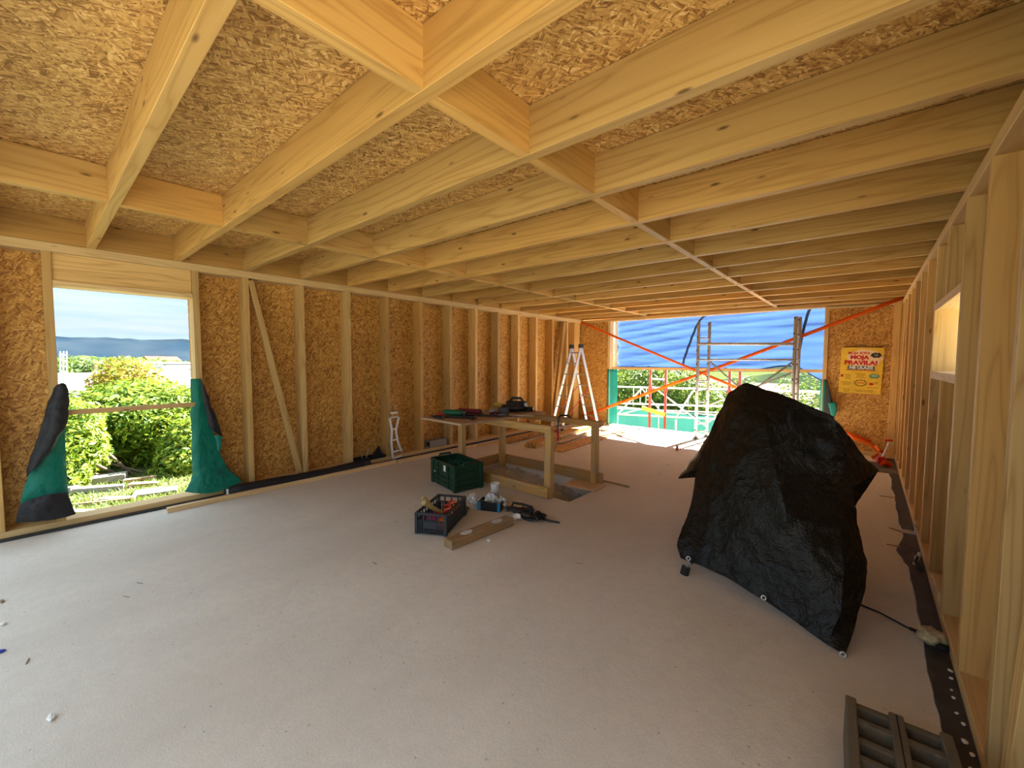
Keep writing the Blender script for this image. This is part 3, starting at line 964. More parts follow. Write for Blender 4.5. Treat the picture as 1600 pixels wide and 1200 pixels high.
cyl(bm, (0.11, 0, 0.03), (0.20, 0, 0.03), 0.018)
obj('nozzle', bm, DARK_METAL, t)
t = tool('spirit_level', 'yellow spirit level lying at the back edge of the board', 'spirit level', -3.90, 4.33, 0.10)
bm = BM()
box(bm, (0, 0, 0.028), (0.44, 0.024, 0.055), ch=0.003)
obj('level_body', bm, YELLOW_PL, t)
for s in (-0.14, 0.14):
    obj('vial', box(BM(), (s, 0, 0.058), (0.05, 0.014, 0.006)), WHITE_PL, t)
t = tool('yellow_case', 'flat yellow-edged tool case below the spirit level', 'case', -3.84, 4.12, 0.05)
obj('case_shell', box(BM(), (0, 0, 0.02), (0.26, 0.12, 0.04), ch=0.006), KHAKI, t)
obj('latch', box(BM(), (0.05, -0.062, 0.022), (0.03, 0.006, 0.02)), BLACK_PL, t)
t = tool('green_grinder', 'dark green angle grinder near the front left corner', 'grinder', -3.88, 3.38, 0.35)
bm = BM()
tube(bm, [(-0.13, 0, 0.032), (-0.08, 0, 0.032), (0.05, 0, 0.032), (0.09, 0, 0.032)], [0.022, 0.03, 0.03, 0.022], 12)
obj('grinder_body', bm, simple('tool_green', (0.01, 0.12, 0.06), 0.4), t, smooth=True)
bm = BM()
cyl(bm, (0.10, 0, 0.012), (0.10, 0, 0.05), 0.03, 14)
obj('grinder_head', bm, DARK_METAL, t)
t = tool('red_handled_shears', 'red-handled shears at the left end of the board', 'shears', -4.00, 3.42, 0.9)
bm = BM()
tube(bm, [(0, 0, 0.012), (-0.07, 0.03, 0.012), (-0.15, 0.035, 0.012)], 0.010, 8)
tube(bm, [(0, 0, 0.012), (-0.07, -0.03, 0.012), (-0.15, -0.035, 0.012)], 0.010, 8)
obj('grip', bm, RED_PLASTIC, t, smooth=True)
bm = BM()
prism(bm, [(0, -0.014), (0.12, -0.002), (0.12, 0.002), (0, 0.014)], 0.006, Matrix.Translation((0, 0, 0.008)))
obj('blade', bm, GALV, t)
t = tool('claw_hammer', 'dark claw hammer lying across the front of the board', 'hammer', -3.56, 3.30, 0.45)
bm = BM()
tube(bm, [(-0.17, 0, 0.016), (-0.05, 0, 0.014), (0.10, 0, 0.012)], [0.014, 0.012, 0.009], 8)
obj('handle', bm, BLACK_PL, t, smooth=True)
bm = BM()
tube(bm, [(0.11, -0.065, 0.016), (0.11, 0.0, 0.016), (0.115, 0.05, 0.018), (0.09, 0.085, 0.018)], [0.015, 0.014, 0.010, 0.004], 8)
obj('hammer_head', bm, DARK_METAL, t, smooth=True)
t = tool('pliers', 'black pliers beside the hammer near the front edge', 'pliers', -3.86, 3.16, -0.2)
bm = BM()
tube(bm, [(0.02, 0, 0.01), (-0.05, 0.028, 0.01), (-0.13, 0.02, 0.01)], 0.009, 8)
tube(bm, [(0.02, 0, 0.01), (-0.05, -0.028, 0.01), (-0.13, -0.02, 0.01)], 0.009, 8)
obj('grip', bm, BLACK_PL, t, smooth=True)
obj('jaw', prism(BM(), [(0.0, -0.015), (0.06, -0.005), (0.06, 0.005), (0.0, 0.015)], 0.014), DARK_METAL, t)
t = tool('caulking_gun', 'maroon caulking gun lying along the left part of the board', 'caulking gun', -3.86, 3.62, 0.3)
bm = BM()
cyl(bm, (-0.14, 0, 0.03), (0.10, 0, 0.03), 0.025, 12)
obj('cartridge', bm, simple('maroon_plastic', (0.20, 0.02, 0.03), 0.45), t, smooth=True)
bm = BM()
tube(bm, [(-0.15, 0, 0.03), (-0.19, 0, 0.03), (-0.20, -0.06, 0.02), (-0.18, -0.11, 0.02)], 0.010, 8)
cyl(bm, (-0.30, 0, 0.03), (-0.15, 0, 0.03), 0.005)
obj('trigger_frame', bm, DARK_METAL, t)
t = tool('ochre_chisel', 'ochre-handled chisel beside the caulking gun', 'chisel', -3.66, 3.70, 0.15)
bm = BM()
tube(bm, [(-0.14, 0, 0.016), (-0.05, 0, 0.016), (0.0, 0, 0.016)], [0.015, 0.016, 0.010], 10)
obj('handle', bm, KHAKI, t, smooth=True)
obj('blade', box(BM(), (0.07, 0, 0.014), (0.14, 0.02, 0.005)), GALV, t)
t = tool('tape_measure', 'small silver tape measure in the middle of the board', 'tape measure', -3.72, 3.86, 0.8)
obj('tape_case', box(BM(), (0, 0, 0.02), (0.075, 0.07, 0.04), ch=0.012), GALV, t)
obj('tape_tongue', box(BM(), (0.06, -0.02, 0.006), (0.06, 0.02, 0.002)), YELLOW_PL, t)
t = tool('hand_saw', 'hand saw with dark handle lying on the right part of the board', 'saw', -3.34, 3.80, 0.35)
bm = BM()
prism(bm, [(-0.05, -0.05), (0.30, -0.02), (0.30, 0.015), (-0.05, 0.05)], 0.002, Matrix.Translation((0, 0, 0.008)))
obj('blade', bm, GALV, t)
bm = BM()
tube(bm, [(-0.05, -0.04, 0.012), (-0.13, -0.05, 0.012), (-0.15, 0.0, 0.012), (-0.12, 0.05, 0.012), (-0.05, 0.04, 0.012)], 0.012, 8)
obj('handle', bm, simple('plum_plastic', (0.10, 0.015, 0.03), 0.45), t, smooth=True)
t = tool('flat_bar', 'thin dark pry bar near the front right of the board', 'pry bar', -3.42, 3.60, 0.55)
bm = BM()
tube(bm, [(-0.22, 0, 0.008), (0.12, 0, 0.008), (0.17, 0, 0.014), (0.19, 0, 0.03)], 0.008, 6)
obj('bar_body', bm, DARK_METAL, t, smooth=True)
t = tool('screwdriver', 'red screwdriver on the back left of the board', 'screwdriver', -4.00, 3.80, 0.2)
bm = BM()
tube(bm, [(-0.11, 0, 0.015), (-0.06, 0, 0.015), (-0.01, 0, 0.015)], [0.013, 0.015, 0.010], 8)
obj('handle', bm, RED_PLASTIC, t, smooth=True)
bm = BM()
cyl(bm, (-0.01, 0, 0.015), (0.12, 0, 0.015), 0.004, 6)
obj('shaft', bm, GALV, t)
t = tool('cable_bundle', 'coil of thin black cable at the back of the board', 'cable', -3.40, 4.22, 0.0)
bm = BM()
pts = []
for i in range(50):
    a = i / 49 * math.pi * 6
    pts.append((0.07 * math.cos(a) + 0.02 * math.sin(i), 0.05 * math.sin(a), 0.010 + 0.016 * (i / 49) + 0.004 * math.sin(i * 1.7)))
tube(bm, pts, 0.006, 6)
obj('coil', bm, CABLE, t, smooth=True)
# clamp at the right end of the far rail
t = thing('bar_clamp', 'black bar clamp with red grip hanging from the far guard rail', 'clamp', (-3.02, 4.44, 0.79), 0.1, group='tools on the plywood board')
bm = BM()
tube(bm, [(0.0, 0, 0.0), (0.03, 0, 0.03), (0.14, 0, 0.035), (0.17, 0, 0.015), (0.165, 0, -0.01)], 0.012, 8)
obj('hook_jaw', bm, BLACK_PL, t, smooth=True)
bm = BM()
box(bm, (0.02, -0.05, -0.14), (0.02, 0.008, 0.30))
obj('bar_body', bm, DARK_METAL, t)
bm = BM()
tube(bm, [(0.02, -0.055, -0.16), (0.02, -0.055, -0.30)], [0.016, 0.012], 8)
obj('grip', bm, RED_PLASTIC, t, smooth=True)
# sprayer / yellow tube standing behind
t = thing('yellow_stake', 'short pale yellow post on the floor behind the guard frame', 'post', at(842, 673, z=0))
obj('stake_body', box(BM(), (0, 0, 0.11), (0.06, 0.05, 0.22), ch=0.004), YELLOW_PL, t)
obj('stake_cap', box(BM(), (0, 0, 0.23), (0.06, 0.05, 0.02), ch=0.004), WHITE_PL, t)

# ---------------- green crate
def rect_frame(bm, cx, cy, z, sx, sy, t, h):
    for a, b, c, d in ((0, sy / 2 - t / 2, sx, t), (0, -sy / 2 + t / 2, sx, t), (sx / 2 - t / 2, 0, t, sy - 2 * t), (-sx / 2 + t / 2, 0, t, sy - 2 * t)):
        box(bm, (cx + a, cy + b, z), (c, d, h))
    return bm


pA, pB, pC = at(684, 754, z=0), at(722, 771, z=0), at(752, 760, z=0)
ang = math.atan2((pB - pA).y, (pB - pA).x)
gcx = (pA + pC) / 2
SXg, SYg, HZg = 0.60, 0.40, 0.315
gc = thing('green_crate', 'dark green plastic crate with a white sticker on the floor', 'crate', (-3.77, 3.33, 0), math.radians(-12))
bm = BM()
box(bm, (0, 0, 0.02), (SXg - 0.05, SYg - 0.05, 0.02))
rect_frame(bm, 0, 0, HZg / 2 + 0.005, SXg - 0.04, SYg - 0.04, 0.012, HZg - 0.01)
gcb = obj('crate_body', bm, GREEN_PL, gc)
bm = BM()
rect_frame(bm, 0, 0, HZg - 0.012, SXg, SYg, 0.035, 0.024)
obj('rim', bm, GREEN_PL, gc)
for sx in (-1, 1):
    for sy in (-1, 1):
        obj('corner_post', box(BM(), (sx * (SXg / 2 - 0.025), sy * (SYg / 2 - 0.025), HZg / 2), (0.05, 0.05, HZg - 0.01), ch=0.006), GREEN_PL, gc)
for z in (0.06, 0.125, 0.215):
    for s in (-1, 1):
        obj('rib', box(BM(), (0, s * (SYg / 2 - 0.014), z), (SXg - 0.1, 0.014, 0.014)), GREEN_PL, gcb)
        obj('rib', box(BM(), (s * (SXg / 2 - 0.014), 0, z), (0.014, SYg - 0.1, 0.014)), GREEN_PL, gcb)
for s in (-1, 1):
    obj('upright_rib', box(BM(), (s * 0.13, -SYg / 2 + 0.013, HZg / 2), (0.016, 0.014, HZg - 0.04)), GREEN_PL, gc)
    bm = BM()
    tube(bm, [(s * (SXg / 2 - 0.01), -0.09, HZg - 0.02), (s * (SXg / 2 - 0.005), -0.07, HZg + 0.022), (s * (SXg / 2 - 0.005), 0.07, HZg + 0.022), (s * (SXg / 2 - 0.01), 0.09, HZg - 0.02)], 0.014, 8)
    obj('handle', bm, GREEN_PL, gc, smooth=True)
obj('sticker', box(BM(), (0.06, -SYg / 2 + 0.005, 0.245), (0.05, 0.004, 0.07)), PAPER, gcb, label='white paper sticker')
obj('sticker', box(BM(), (-0.20, -SYg / 2 + 0.005, 0.16), (0.035, 0.004, 0.012)), PAPER, gcb)
bm = BM()
rows = []
for i in range(19):
    r = []
    for j in range(13):
        u, v = i / 18 - 0.5, j / 12 - 0.5
        h = 0.255 + 0.05 * noise.noise(Vector((u * 7, v * 7, 3))) + 0.05 * (0.4 - abs(u)) + 0.02 * noise.noise(Vector((u * 20, v * 20, 1)))
        r.append((u * (SXg - 0.09), v * (SYg - 0.09), h))
    rows.append(r)
o = obj('green_cloth', sheet(bm, rows), GREEN_CL, None, gc.location, (0, 0, math.radians(-12)), smooth=True, label='crumpled dark green cloth filling the green crate', cat='cloth')
so = o.modifiers.new('thick', 'SOLIDIFY'); so.thickness = 0.02; so.offset = -1

# ---------------- black lattice crate
pa, pb, pc = at(655, 838, z=0), at(693, 841, z=0), at(721, 806, z=0)
bc = thing('lattice_crate', 'black lattice fruit crate with odds and ends on the floor', 'crate', ((pa.x + pc.x) / 2 - 0.02, (pa.y + pc.y) / 2 + 0.02, 0), 0)
ang = math.atan2((pb - pa).y, (pb - pa).x) - 0.05
bc.rotation_euler = (0, 0, ang)
SXb, SYb, HZb = 0.27, 0.50, 0.195


def lattice(bm, origin, ux, n_u, L, z0, z1, nz, t=0.007):
    """grid of bars on one side: origin at one bottom end, ux along"""
    th = 0.008
    for i in range(n_u + 1):
        p = Vector(origin) + Vector(ux) * (L * i / n_u)
        box(bm, (p.x, p.y, (z0 + z1) / 2), (t if ux[0] else th, t if ux[1] else th, z1 - z0))
    for k in range(nz + 1):
        z = z0 + (z1 - z0) * k / nz
        c = Vector(origin) + Vector(ux) * (L / 2)
        box(bm, (c.x, c.y, z), (L if ux[0] else th, L if ux[1] else th, t))


for nm, org, ux, n_u, L in (('end_grid', (-SXb / 2, -SYb / 2, 0), (1, 0, 0), 12, SXb), ('end_grid', (-SXb / 2, SYb / 2, 0), (1, 0, 0), 12, SXb),
                            ('side_grid', (-SXb / 2, -SYb / 2, 0), (0, 1, 0), 22, SYb), ('side_grid', (SXb / 2, -SYb / 2, 0), (0, 1, 0), 22, SYb)):
    bm = BM()
    lattice(bm, org, ux, n_u, L, 0.015, 0.125, 5)
    obj(nm, bm, GREY_PL, bc)
    bm = BM()
    lattice(bm, org, ux, 4 if ux[0] else 8, L, 0.125, HZb - 0.012, 1, 0.012)
    obj('upper_openings', bm, GREY_PL, bc)
bm = BM()
rect_frame(bm, 0, 0, HZb - 0.008, SXb + 0.02, SYb + 0.02, 0.02, 0.018)
obj('rim', bm, GREY_PL, bc)
for sx in (-1, 1):
    for sy in (-1, 1):
        obj('corner_post', box(BM(), (sx * SXb / 2, sy * SYb / 2, HZb / 2), (0.028, 0.028, HZb - 0.01), ch=0.003), GREY_PL, bc)
obj('end_plate', box(BM(), (0, SYb / 2 - 0.008, 0.09), (0.14, 0.006, 0.06)), GREY_PL, bc)
obj('end_plate', box(BM(), (0, -SYb / 2 - 0.003, 0.09), (0.13, 0.006, 0.055)), GREY_PL, bc)
bm = BM()
box(bm, (0, 0, 0.01), (SXb, SYb, 0.008))
obj('base', bm, GREY_PL, bc)
Rb = rot_z(ang)


def in_crate(nm, lab, cat, l, a=0.0):
    return thing(nm, lab, cat, bc.location + Rb @ Vector(l), ang + a, group='odds and ends in the lattice crate')


t = in_crate('timber_offcut', 'pale timber offcut sticking out of the lattice crate', 'offcut', (-0.06, -0.02, 0.02), 0.2)
o = beam('offcut_body', (-0.07, -0.16, 0.24), (0.08, 0.05, 0.06), 0.05, 0.035, KHAKI, t)
t = in_crate('spade_handle', 'ochre tool handle leaning over the left rim of the lattice crate', 'handle', (-0.08, -0.10, 0.02), 0.0)
bm = BM()
tube(bm, [(-0.04, -0.02, 0.255), (0.0, 0.03, 0.18), (0.06, 0.12, 0.03)], [0.020, 0.018, 0.016], 8)
obj('handle_body', bm, KHAKI, t, smooth=True)
obj('grip_end', rock(BM(), (-0.045, -0.025, 0.26), (0.05, 0.05, 0.04), 3, 1, 0.1), KHAKI, t)
t = in_crate('magenta_pouch', 'dark magenta pouch in the front of the lattice crate', 'pouch', (-0.02, -0.13, 0.012))
obj('pouch_body', rock(BM(), (0, 0, 0.075), (0.17, 0.15, 0.14), 5, 2, 0.2), PINK, t, smooth=True)
obj('pouch_flap', box(BM(), (0, -0.05, 0.145), (0.10, 0.06, 0.008)), PINK, t)
t = in_crate('orange_net_bag', 'orange bag showing through the lower corner of the lattice crate', 'bag', (0.06, -0.15, 0.014))
obj('bag_body', rock(BM(), (0, 0, 0.055), (0.13, 0.16, 0.11), 8, 2, 0.2), ORANGE_PLASTIC, t, smooth=True)
obj('bag_knot', rock(BM(), (0, 0.02, 0.12), (0.03, 0.03, 0.04), 2, 1, 0.2), ORANGE_PLASTIC, t)
t = in_crate('red_strap', 'tangled red strap lying over the right side of the lattice crate', 'strap', (0.06, 0.06, 0.012))
bm = BM()
pts = [(0.05 * math.sin(i * 0.9), -0.14 + 0.28 * i / 24, 0.10 + 0.06 * math.sin(i * 0.7)) for i in range(25)]
tube(bm, pts, 0.011, 6)
obj('strap_band', bm, RED_PLASTIC, t, smooth=True)
bm = BM()
pts = [(0.02 + 0.05 * math.cos(i * 1.1), -0.12 + 0.24 * i / 20, 0.12 + 0.05 * math.sin(i * 1.3)) for i in range(21)]
tube(bm, pts, 0.008, 6)
obj('strap_band', bm, ORANGE_PLASTIC, t, smooth=True)

# ---------------- blue and black box with wrappers and a white cup
bx = thing('blue_box', 'small blue and black carton with film wrapping beside the lattice crate', 'carton', (-2.88, 3.02, 0), math.radians(24))
bm = BM()
rect_frame(bm, 0, 0, 0.045, 0.24, 0.16, 0.005, 0.09)
box(bm, (0, 0, 0.004), (0.24, 0.16, 0.006))
obj('carton_body', bm, BLACK_PL, bx)
obj('end_panel', box(BM(), (-0.105, -0.0815, 0.046), (0.03, 0.003, 0.086)), BLUE_PL, bx)
obj('end_panel', box(BM(), (0.105, -0.0815, 0.046), (0.03, 0.003, 0.086)), BLUE_PL, bx)
obj('side_panel', box(BM(), (-0.1215, 0, 0.046), (0.003, 0.16, 0.086)), BLUE_PL, bx)
obj('open_flap', box(BM(), (0.0, -0.055, 0.094), (0.22, 0.06, 0.004), Matrix.Rotation(-0.35, 3, 'X')), CARD, bx)
obj('side_flap', box(BM(), (0.175, 0.05, 0.012), (0.11, 0.10, 0.004)), simple('grey_card', (0.22, 0.22, 0.21), 0.7), bx)
for i, (lx, ly, lz, s, lab) in enumerate(((-0.02, 0.03, 0.09, 0.11, 'crumpled clear film lying in the blue carton'), (0.09, 0.05, 0.12, 0.09, 'upright twist of clear film at the back of the blue carton'), (-0.20, -0.02, 0.05, 0.10, 'crumpled clear film on the floor left of the blue carton'))):
    w = bx.location + rot_z(math.radians(24)) @ Vector((lx, ly, 0))
    bm = BM()
    r = bmesh.ops.create_icosphere(bm, subdivisions=3, radius=0.5)
    for v in r['verts']:
        k = 0.65 + 0.7 * noise.noise(v.co * 5 + Vector((i * 5, 0, 0)))
        v.co *= s * k * 1.5
    zmin = min(v.co.z for v in bm.verts)
    base = 0.012 if i < 2 else 0.002
    for v in bm.verts: v.co.z += base - zmin
    fo = obj('plastic_film', bm, FOIL, None, (w.x, w.y, 0), label=lab, cat='film', group='film wrappers by the carton')
cp = thing('white_cup', 'white plastic cup standing behind the blue carton', 'cup', (-3.00, 3.20, 0))
bm = BM()
lathe(bm, [(0.0, 0.004), (0.038, 0.004), (0.04, 0.0), (0.046, 0.19), (0.05, 0.20), (0.047, 0.20), (0.042, 0.185), (0.034, 0.01), (0.0, 0.01)], 20)
obj('cup_body', bm, WHITE_PL, cp, smooth=True)
bm = BM()
tube(bm, [(0.048 * math.cos(k / 20 * 2 * math.pi), 0.048 * math.sin(k / 20 * 2 * math.pi), 0.2) for k in range(20)], 0.004, 6, closed=True)
obj('cup_rim', bm, WHITE_PL, cp, smooth=True)
obj('screw_pouch', rock(BM(), (0, 0, 0.035), (0.16, 0.12, 0.07), 4, 2, 0.35), simple('olive_pouch', (0.13, 0.12, 0.08), 0.6), None, at(723, 800, z=0) , label='small crumpled olive pouch between the lattice crate and the carton', cat='pouch')

# ---------------- black safety harness
hn = thing('safety_harness', 'tangled black safety harness lying on the floor', 'harness', at(822, 808, z=0))
for k in range(7):
    random.seed(40 + k)
    bm = BM()
    ph = random.random() * 6
    w = 0.045
    rows = []
    for i in range(15):
        t = i / 14
        x = -0.16 + 0.33 * t + 0.04 * math.sin(t * 5 + ph)
        y = 0.09 * math.sin(t * math.pi * (1 + k % 3) + ph) * (1 - 0.4 * t)
        z = 0.012 + 0.03 * abs(math.sin(t * 4 + ph * 1.3)) + 0.004 * k
        a = ph + t * 4
        d = Vector((math.sin(a) * 0.4, math.cos(a) * 0.5, 0.5 * math.sin(a * 1.4))).normalized() * w / 2
        p = Vector((x, y, z))
        q1, q2 = p - d, p + d
        q1.z = max(q1.z, 0.004); q2.z = max(q2.z, 0.004)
        rows.append([q1, q2])
    o = obj('webbing', sheet(bm, rows), BLACK_PL, hn, smooth=True)
    so = o.modifiers.new('thick', 'SOLIDIFY'); so.thickness = 0.004
bm = BM()
tube(bm, [(-0.22, 0.02, 0.01), (-0.25, 0.10, 0.06), (-0.15, 0.14, 0.055), (-0.02, 0.12, 0.06)], 0.013, 8)
obj('shoulder_loop', bm, BLACK_PL, hn, smooth=True)
bm = BM()
tube(bm, [(0.12, 0.03, 0.02), (0.24, 0.05, 0.012), (0.34, 0.08, 0.01)], [0.014, 0.012, 0.008], 8)
obj('lanyard_end', bm, DARK_METAL, hn, smooth=True)
obj('buckle', box(BM(), (0.05, -0.02, 0.05), (0.05, 0.04, 0.008)), DARK_METAL, hn)
obj('paper_wad', rock(BM(), (0, 0, 0.03), (0.09, 0.07, 0.06), 6, 2, 0.4), PAPER, None, at(808, 812, z=0), label='small cream wad lying in front of the black harness', cat='wad')

# ---------------- timber offcut on the floor
p0, p1 = at(700, 857, z=0.0), at(796, 819, z=0.0)
tm = thing('dusty_timber', 'dusty timber beam offcut lying on the floor before the lattice crate', 'timber', ((p0.x + p1.x) / 2, (p0.y + p1.y) / 2, 0))
d = (p1 - p0) / 2
beam('beam_body', (-d.x, -d.y, 0.0375), (d.x, d.y, 0.0375), 0.11, 0.073, W_OLD, tm, ch=0.006)
for f, s in ((-0.45, 0.13), (0.55, 0.13)):
    c = d * f
    bm = BM()
    pr = [(s * (0.5 + 0.12 * math.sin(k * 2.3)) * math.cos(k / 9 * 2 * math.pi), 0.035 * (1 + 0.25 * math.sin(k * 3.1)) * math.sin(k / 9 * 2 * math.pi)) for k in range(9)]
    prism(bm, pr, 0.002, Matrix.Translation((c.x, c.y, 0.0745)) @ Matrix.Rotation(math.atan2(d.y, d.x), 4, 'Z'))
    obj('plaster_patch', bm, simple('white_plaster', (0.62, 0.60, 0.57), 0.9), tm)

# ---------------- boards stacked and scattered on the floor at the far end
def floor_board(px0, px1, w, h, z, lab, m=OSB, cat='board'):
    a, b = Vector((px0[0], px0[1], z + h / 2)), Vector((px1[0], px1[1], z + h / 2))
    return beam('floor_plank' if m is W_PLANK else 'strand_board_strip', a, b, w, h, m, None, None, 0.002, label=lab, cat=cat, group='boards on the floor at the far end')


floor_board((-5.00, 5.62), (-5.05, 7.35), 0.15, 0.06, 0.0, 'lowest strand board strip near the left wall, notched end', OSB)
floor_board((-4.93, 5.60), (-5.00, 7.30), 0.13, 0.05, 0.061, 'upper strand board strip stacked near the left wall', OSB)
floor_board((-4.42, 5.62), (-4.75, 8.10), 0.24, 0.05, 0.0, 'lower strand board strip behind the guard frame', OSB)
floor_board((-4.40, 5.63), (-4.72, 8.05), 0.22, 0.045, 0.051, 'upper strand board strip behind the guard frame', OSB)
floor_board((-3.95, 5.66), (-4.02, 7.65), 0.34, 0.018, 0.0, 'wide flat strand board behind the tall guard post', OSB)
floor_board((-4.22, 6.2), (-4.45, 8.40), 0.10, 0.03, 0.019, 'narrow plank lying between the strand boards', W_PLANK, 'plank')
floor_board((-4.28, 7.72), (-3.50, 7.92), 0.26, 0.016, 0.0, 'sunlit board lying crosswise toward the door opening', W_PLANK, 'plank')
floor_board((-4.55, 8.12), (-3.80, 8.44), 0.20, 0.016, 0.0, 'sunlit board nearest the far wall', W_PLANK, 'plank')
floor_board((-4.05, 8.02), (-3.62, 8.30), 0.10, 0.018, 0.018, 'short sunlit offcut on the crosswise board', W_PLANK, 'plank')
floor_board((-5.1, 7.85), (-4.62, 8.55), 0.22, 0.016, 0.0, 'sunlit board beside the ladder feet', W_PLANK, 'plank')

# ---------------- aluminium double ladder
LT = Vector((-5.02, 8.05, 1.86))
ldu = Vector((0.35, 0.94, 0)).normalized()
ldw = Vector((0.94, -0.35, 0)).normalized()
ld = thing('step_ladder', 'aluminium double ladder opened in an A before the far corner', 'ladder', (LT.x, LT.y, 0))
L0 = Vector((LT.x, LT.y, 0))
for sgn, spread in ((-1, 0.52), (1, 0.50)):
    for s in (-1, 1):
        top = LT + ldw * (s * 0.17) - L0
        bot = L0 + ldw * (s * 0.20) + ldu * (sgn * spread) - L0
        bot.z = 0.02
        rl_ = beam('rail', bot, top + Vector((0, 0, 0.0)), 0.028, 0.065, ALU, ld, up=ldu, ch=0.003)
        bm = BM()
        box(bm, (bot.x, bot.y, 0.016), (0.05, 0.075, 0.03), math.atan2(ldu.y, ldu.x), 0.004)
        sub(obj('rubber_foot', bm, RUBBER, ld), rl_)
    for k in range(1, 8):
        f = k / 7.6
        a = (L0 + ldw * 0.20 + ldu * (sgn * spread)) * (1 - f) + (LT + ldw * 0.17) * f - L0
        b = (L0 - ldw * 0.20 + ldu * (sgn * spread)) * (1 - f) + (LT - ldw * 0.17) * f - L0
        bm = BM()
        cyl(bm, a, b, 0.013, 8)
        obj('rung', bm, ALU_DULL, ld)
for s in (-1, 1):
    bm = BM()
    c = LT + ldw * (s * 0.17) - L0
    box(bm, c, (0.05, 0.12, 0.09), math.atan2(ldu.y, ldu.x) - math.pi / 2, 0.01)
    obj('hinge', bm, DARK_METAL, ld)
bm = BM()
a = ldw * 0.19 + ldu * -0.3 + Vector((0, 0, 0.55))
cyl(bm, a + Vector((0, 0, -.2)), ldw * 0.19 + ldu * 0.22 + Vector((0, 0, 0.95)), 0.008)
obj('spreader_strap', bm, RED_PLASTIC, ld)
bm = BM()
cyl(bm, ldw * -0.19 + ldu * -0.4 + Vector((0, 0, 0.35)), ldw * -0.19 + ldu * 0.22 + Vector((0, 0, 0.95)), 0.008)
obj('spreader_strap', bm, RED_PLASTIC, ld)

# ---------------- ratchet straps
def strap(nm, pts, w, mat, parent, wv=(0, 0, 1), t=0.003, tw=0.0):
    bm = BM()
    rows = []
    N = len(pts)
    for i, p in enumerate(pts):
        p = Vector(p)
        a = Vector(pts[max(i - 1, 0)])
        b = Vector(pts[min(i + 1, N - 1)])
        d = (b - a).normalized()
        n = Vector(wv) - d * d.dot(Vector(wv))
        n.normalize()
        if tw:
            n = Matrix.Rotation(tw * i / (N - 1), 3, d) @ n
        rows.append([p - n * w / 2, p + n * w / 2])
    o = obj(nm, sheet(bm, rows), mat, parent, smooth=True)
    so = o.modifiers.new('thick', 'SOLIDIFY'); so.thickness = t; so.offset = 0
    return o


def lerp_pts(a, b, n=12, sag=0.0):
    a, b = Vector(a), Vector(b)
    return [a.lerp(b, i / n) - Vector((0, 0, sag * 4 * (i / n) * (1 - i / n))) for i in range(n + 1)]


YS = 8.865
s1 = thing('ratchet_strap', 'orange strap running from the upper left corner down across the opening', 'strap', (-3, YS, 1.4), group='orange straps across the opening')
o1 = Vector((-3, YS, 1.4))
strap('webbing', [p - o1 for p in lerp_pts((-5.40, YS, 2.49), (0.10, YS, 0.22), 14, 0.02)], 0.05, STRAP, s1, wv=(0, 0.0, 1))
s2 = thing('ratchet_strap', 'orange strap rising across the opening to the upper right corner', 'strap', (-2, YS - 0.04, 1.4), group='orange straps across the opening')
o2 = Vector((-2, YS - 0.04, 1.4))
strap('webbing', [p - o2 for p in lerp_pts((-5.30, YS - 0.05, 0.16), (0.375, YS - 0.03, 2.525), 14, 0.03)], 0.06, STRAP, s2, wv=(0, 0.0, 1))
strap('loose_end', [Vector(p) - o2 for p in ((-5.30, 8.80, 0.16), (-5.18, 8.72, 0.24), (-5.05, 8.70, 0.22), (-4.95, 8.72, 0.12), (-4.86, 8.74, 0.05), (-4.68, 8.75, 0.03))], 0.06, STRAP, s2, wv=(0, 0, 1))
# loose ratchet end at the lower right corner
s3 = thing('ratchet_buckle', 'loose orange strap with a ratchet lying at the foot of the right corner', 'strap', (0.02, 8.4, 0.05), group='orange straps across the opening')
o3 = Vector((0.1, 8.4, 0.05))
pz = lambda a, b, y: at(a, b, y=y) - o3
strap('loose_end', [pz(1333, 678, 8.6), pz(1346, 686, 8.6), pz(1358, 691, 8.6), pz(1372, 696, 8.6), pz(1384, 705, 8.6), pz(1396, 708, 8.7)], 0.06, STRAP, s3, wv=(0, -0.3, 1))
strap('loose_end', [pz(1378, 697, 8.55), pz(1384, 706, 8.5), pz(1381, 713, 8.5), pz(1373, 717, 8.5)], 0.06, STRAP, s3, wv=(0.3, -0.3, 0.7), tw=1.0)
strap('loose_end', [pz(1386, 729, 8.0), pz(1390, 724, 8.0), pz(1397, 725, 8.05), pz(1403, 731, 8.05)], 0.11, STRAP, s3, wv=(0.2, -0.5, 0.7))
bm = BM()
cyl(bm, pz(1401, 693, 8.3), pz(1390, 716, 8.3), 0.014, 8)
obj('ratchet_handle', bm, ALU, s3)
bm = BM()
box(bm, pz(1388, 720, 8.25), (0.10, 0.08, 0.10), 0.3, 0.008)
obj('ratchet_body', bm, RED_PLASTIC, s3)
bm = BM()
box(bm, pz(1400, 689, 8.3), (0.10, 0.03, 0.03), 0.3, 0.004)
obj('ratchet_bar', bm, RED_PLASTIC, s3)

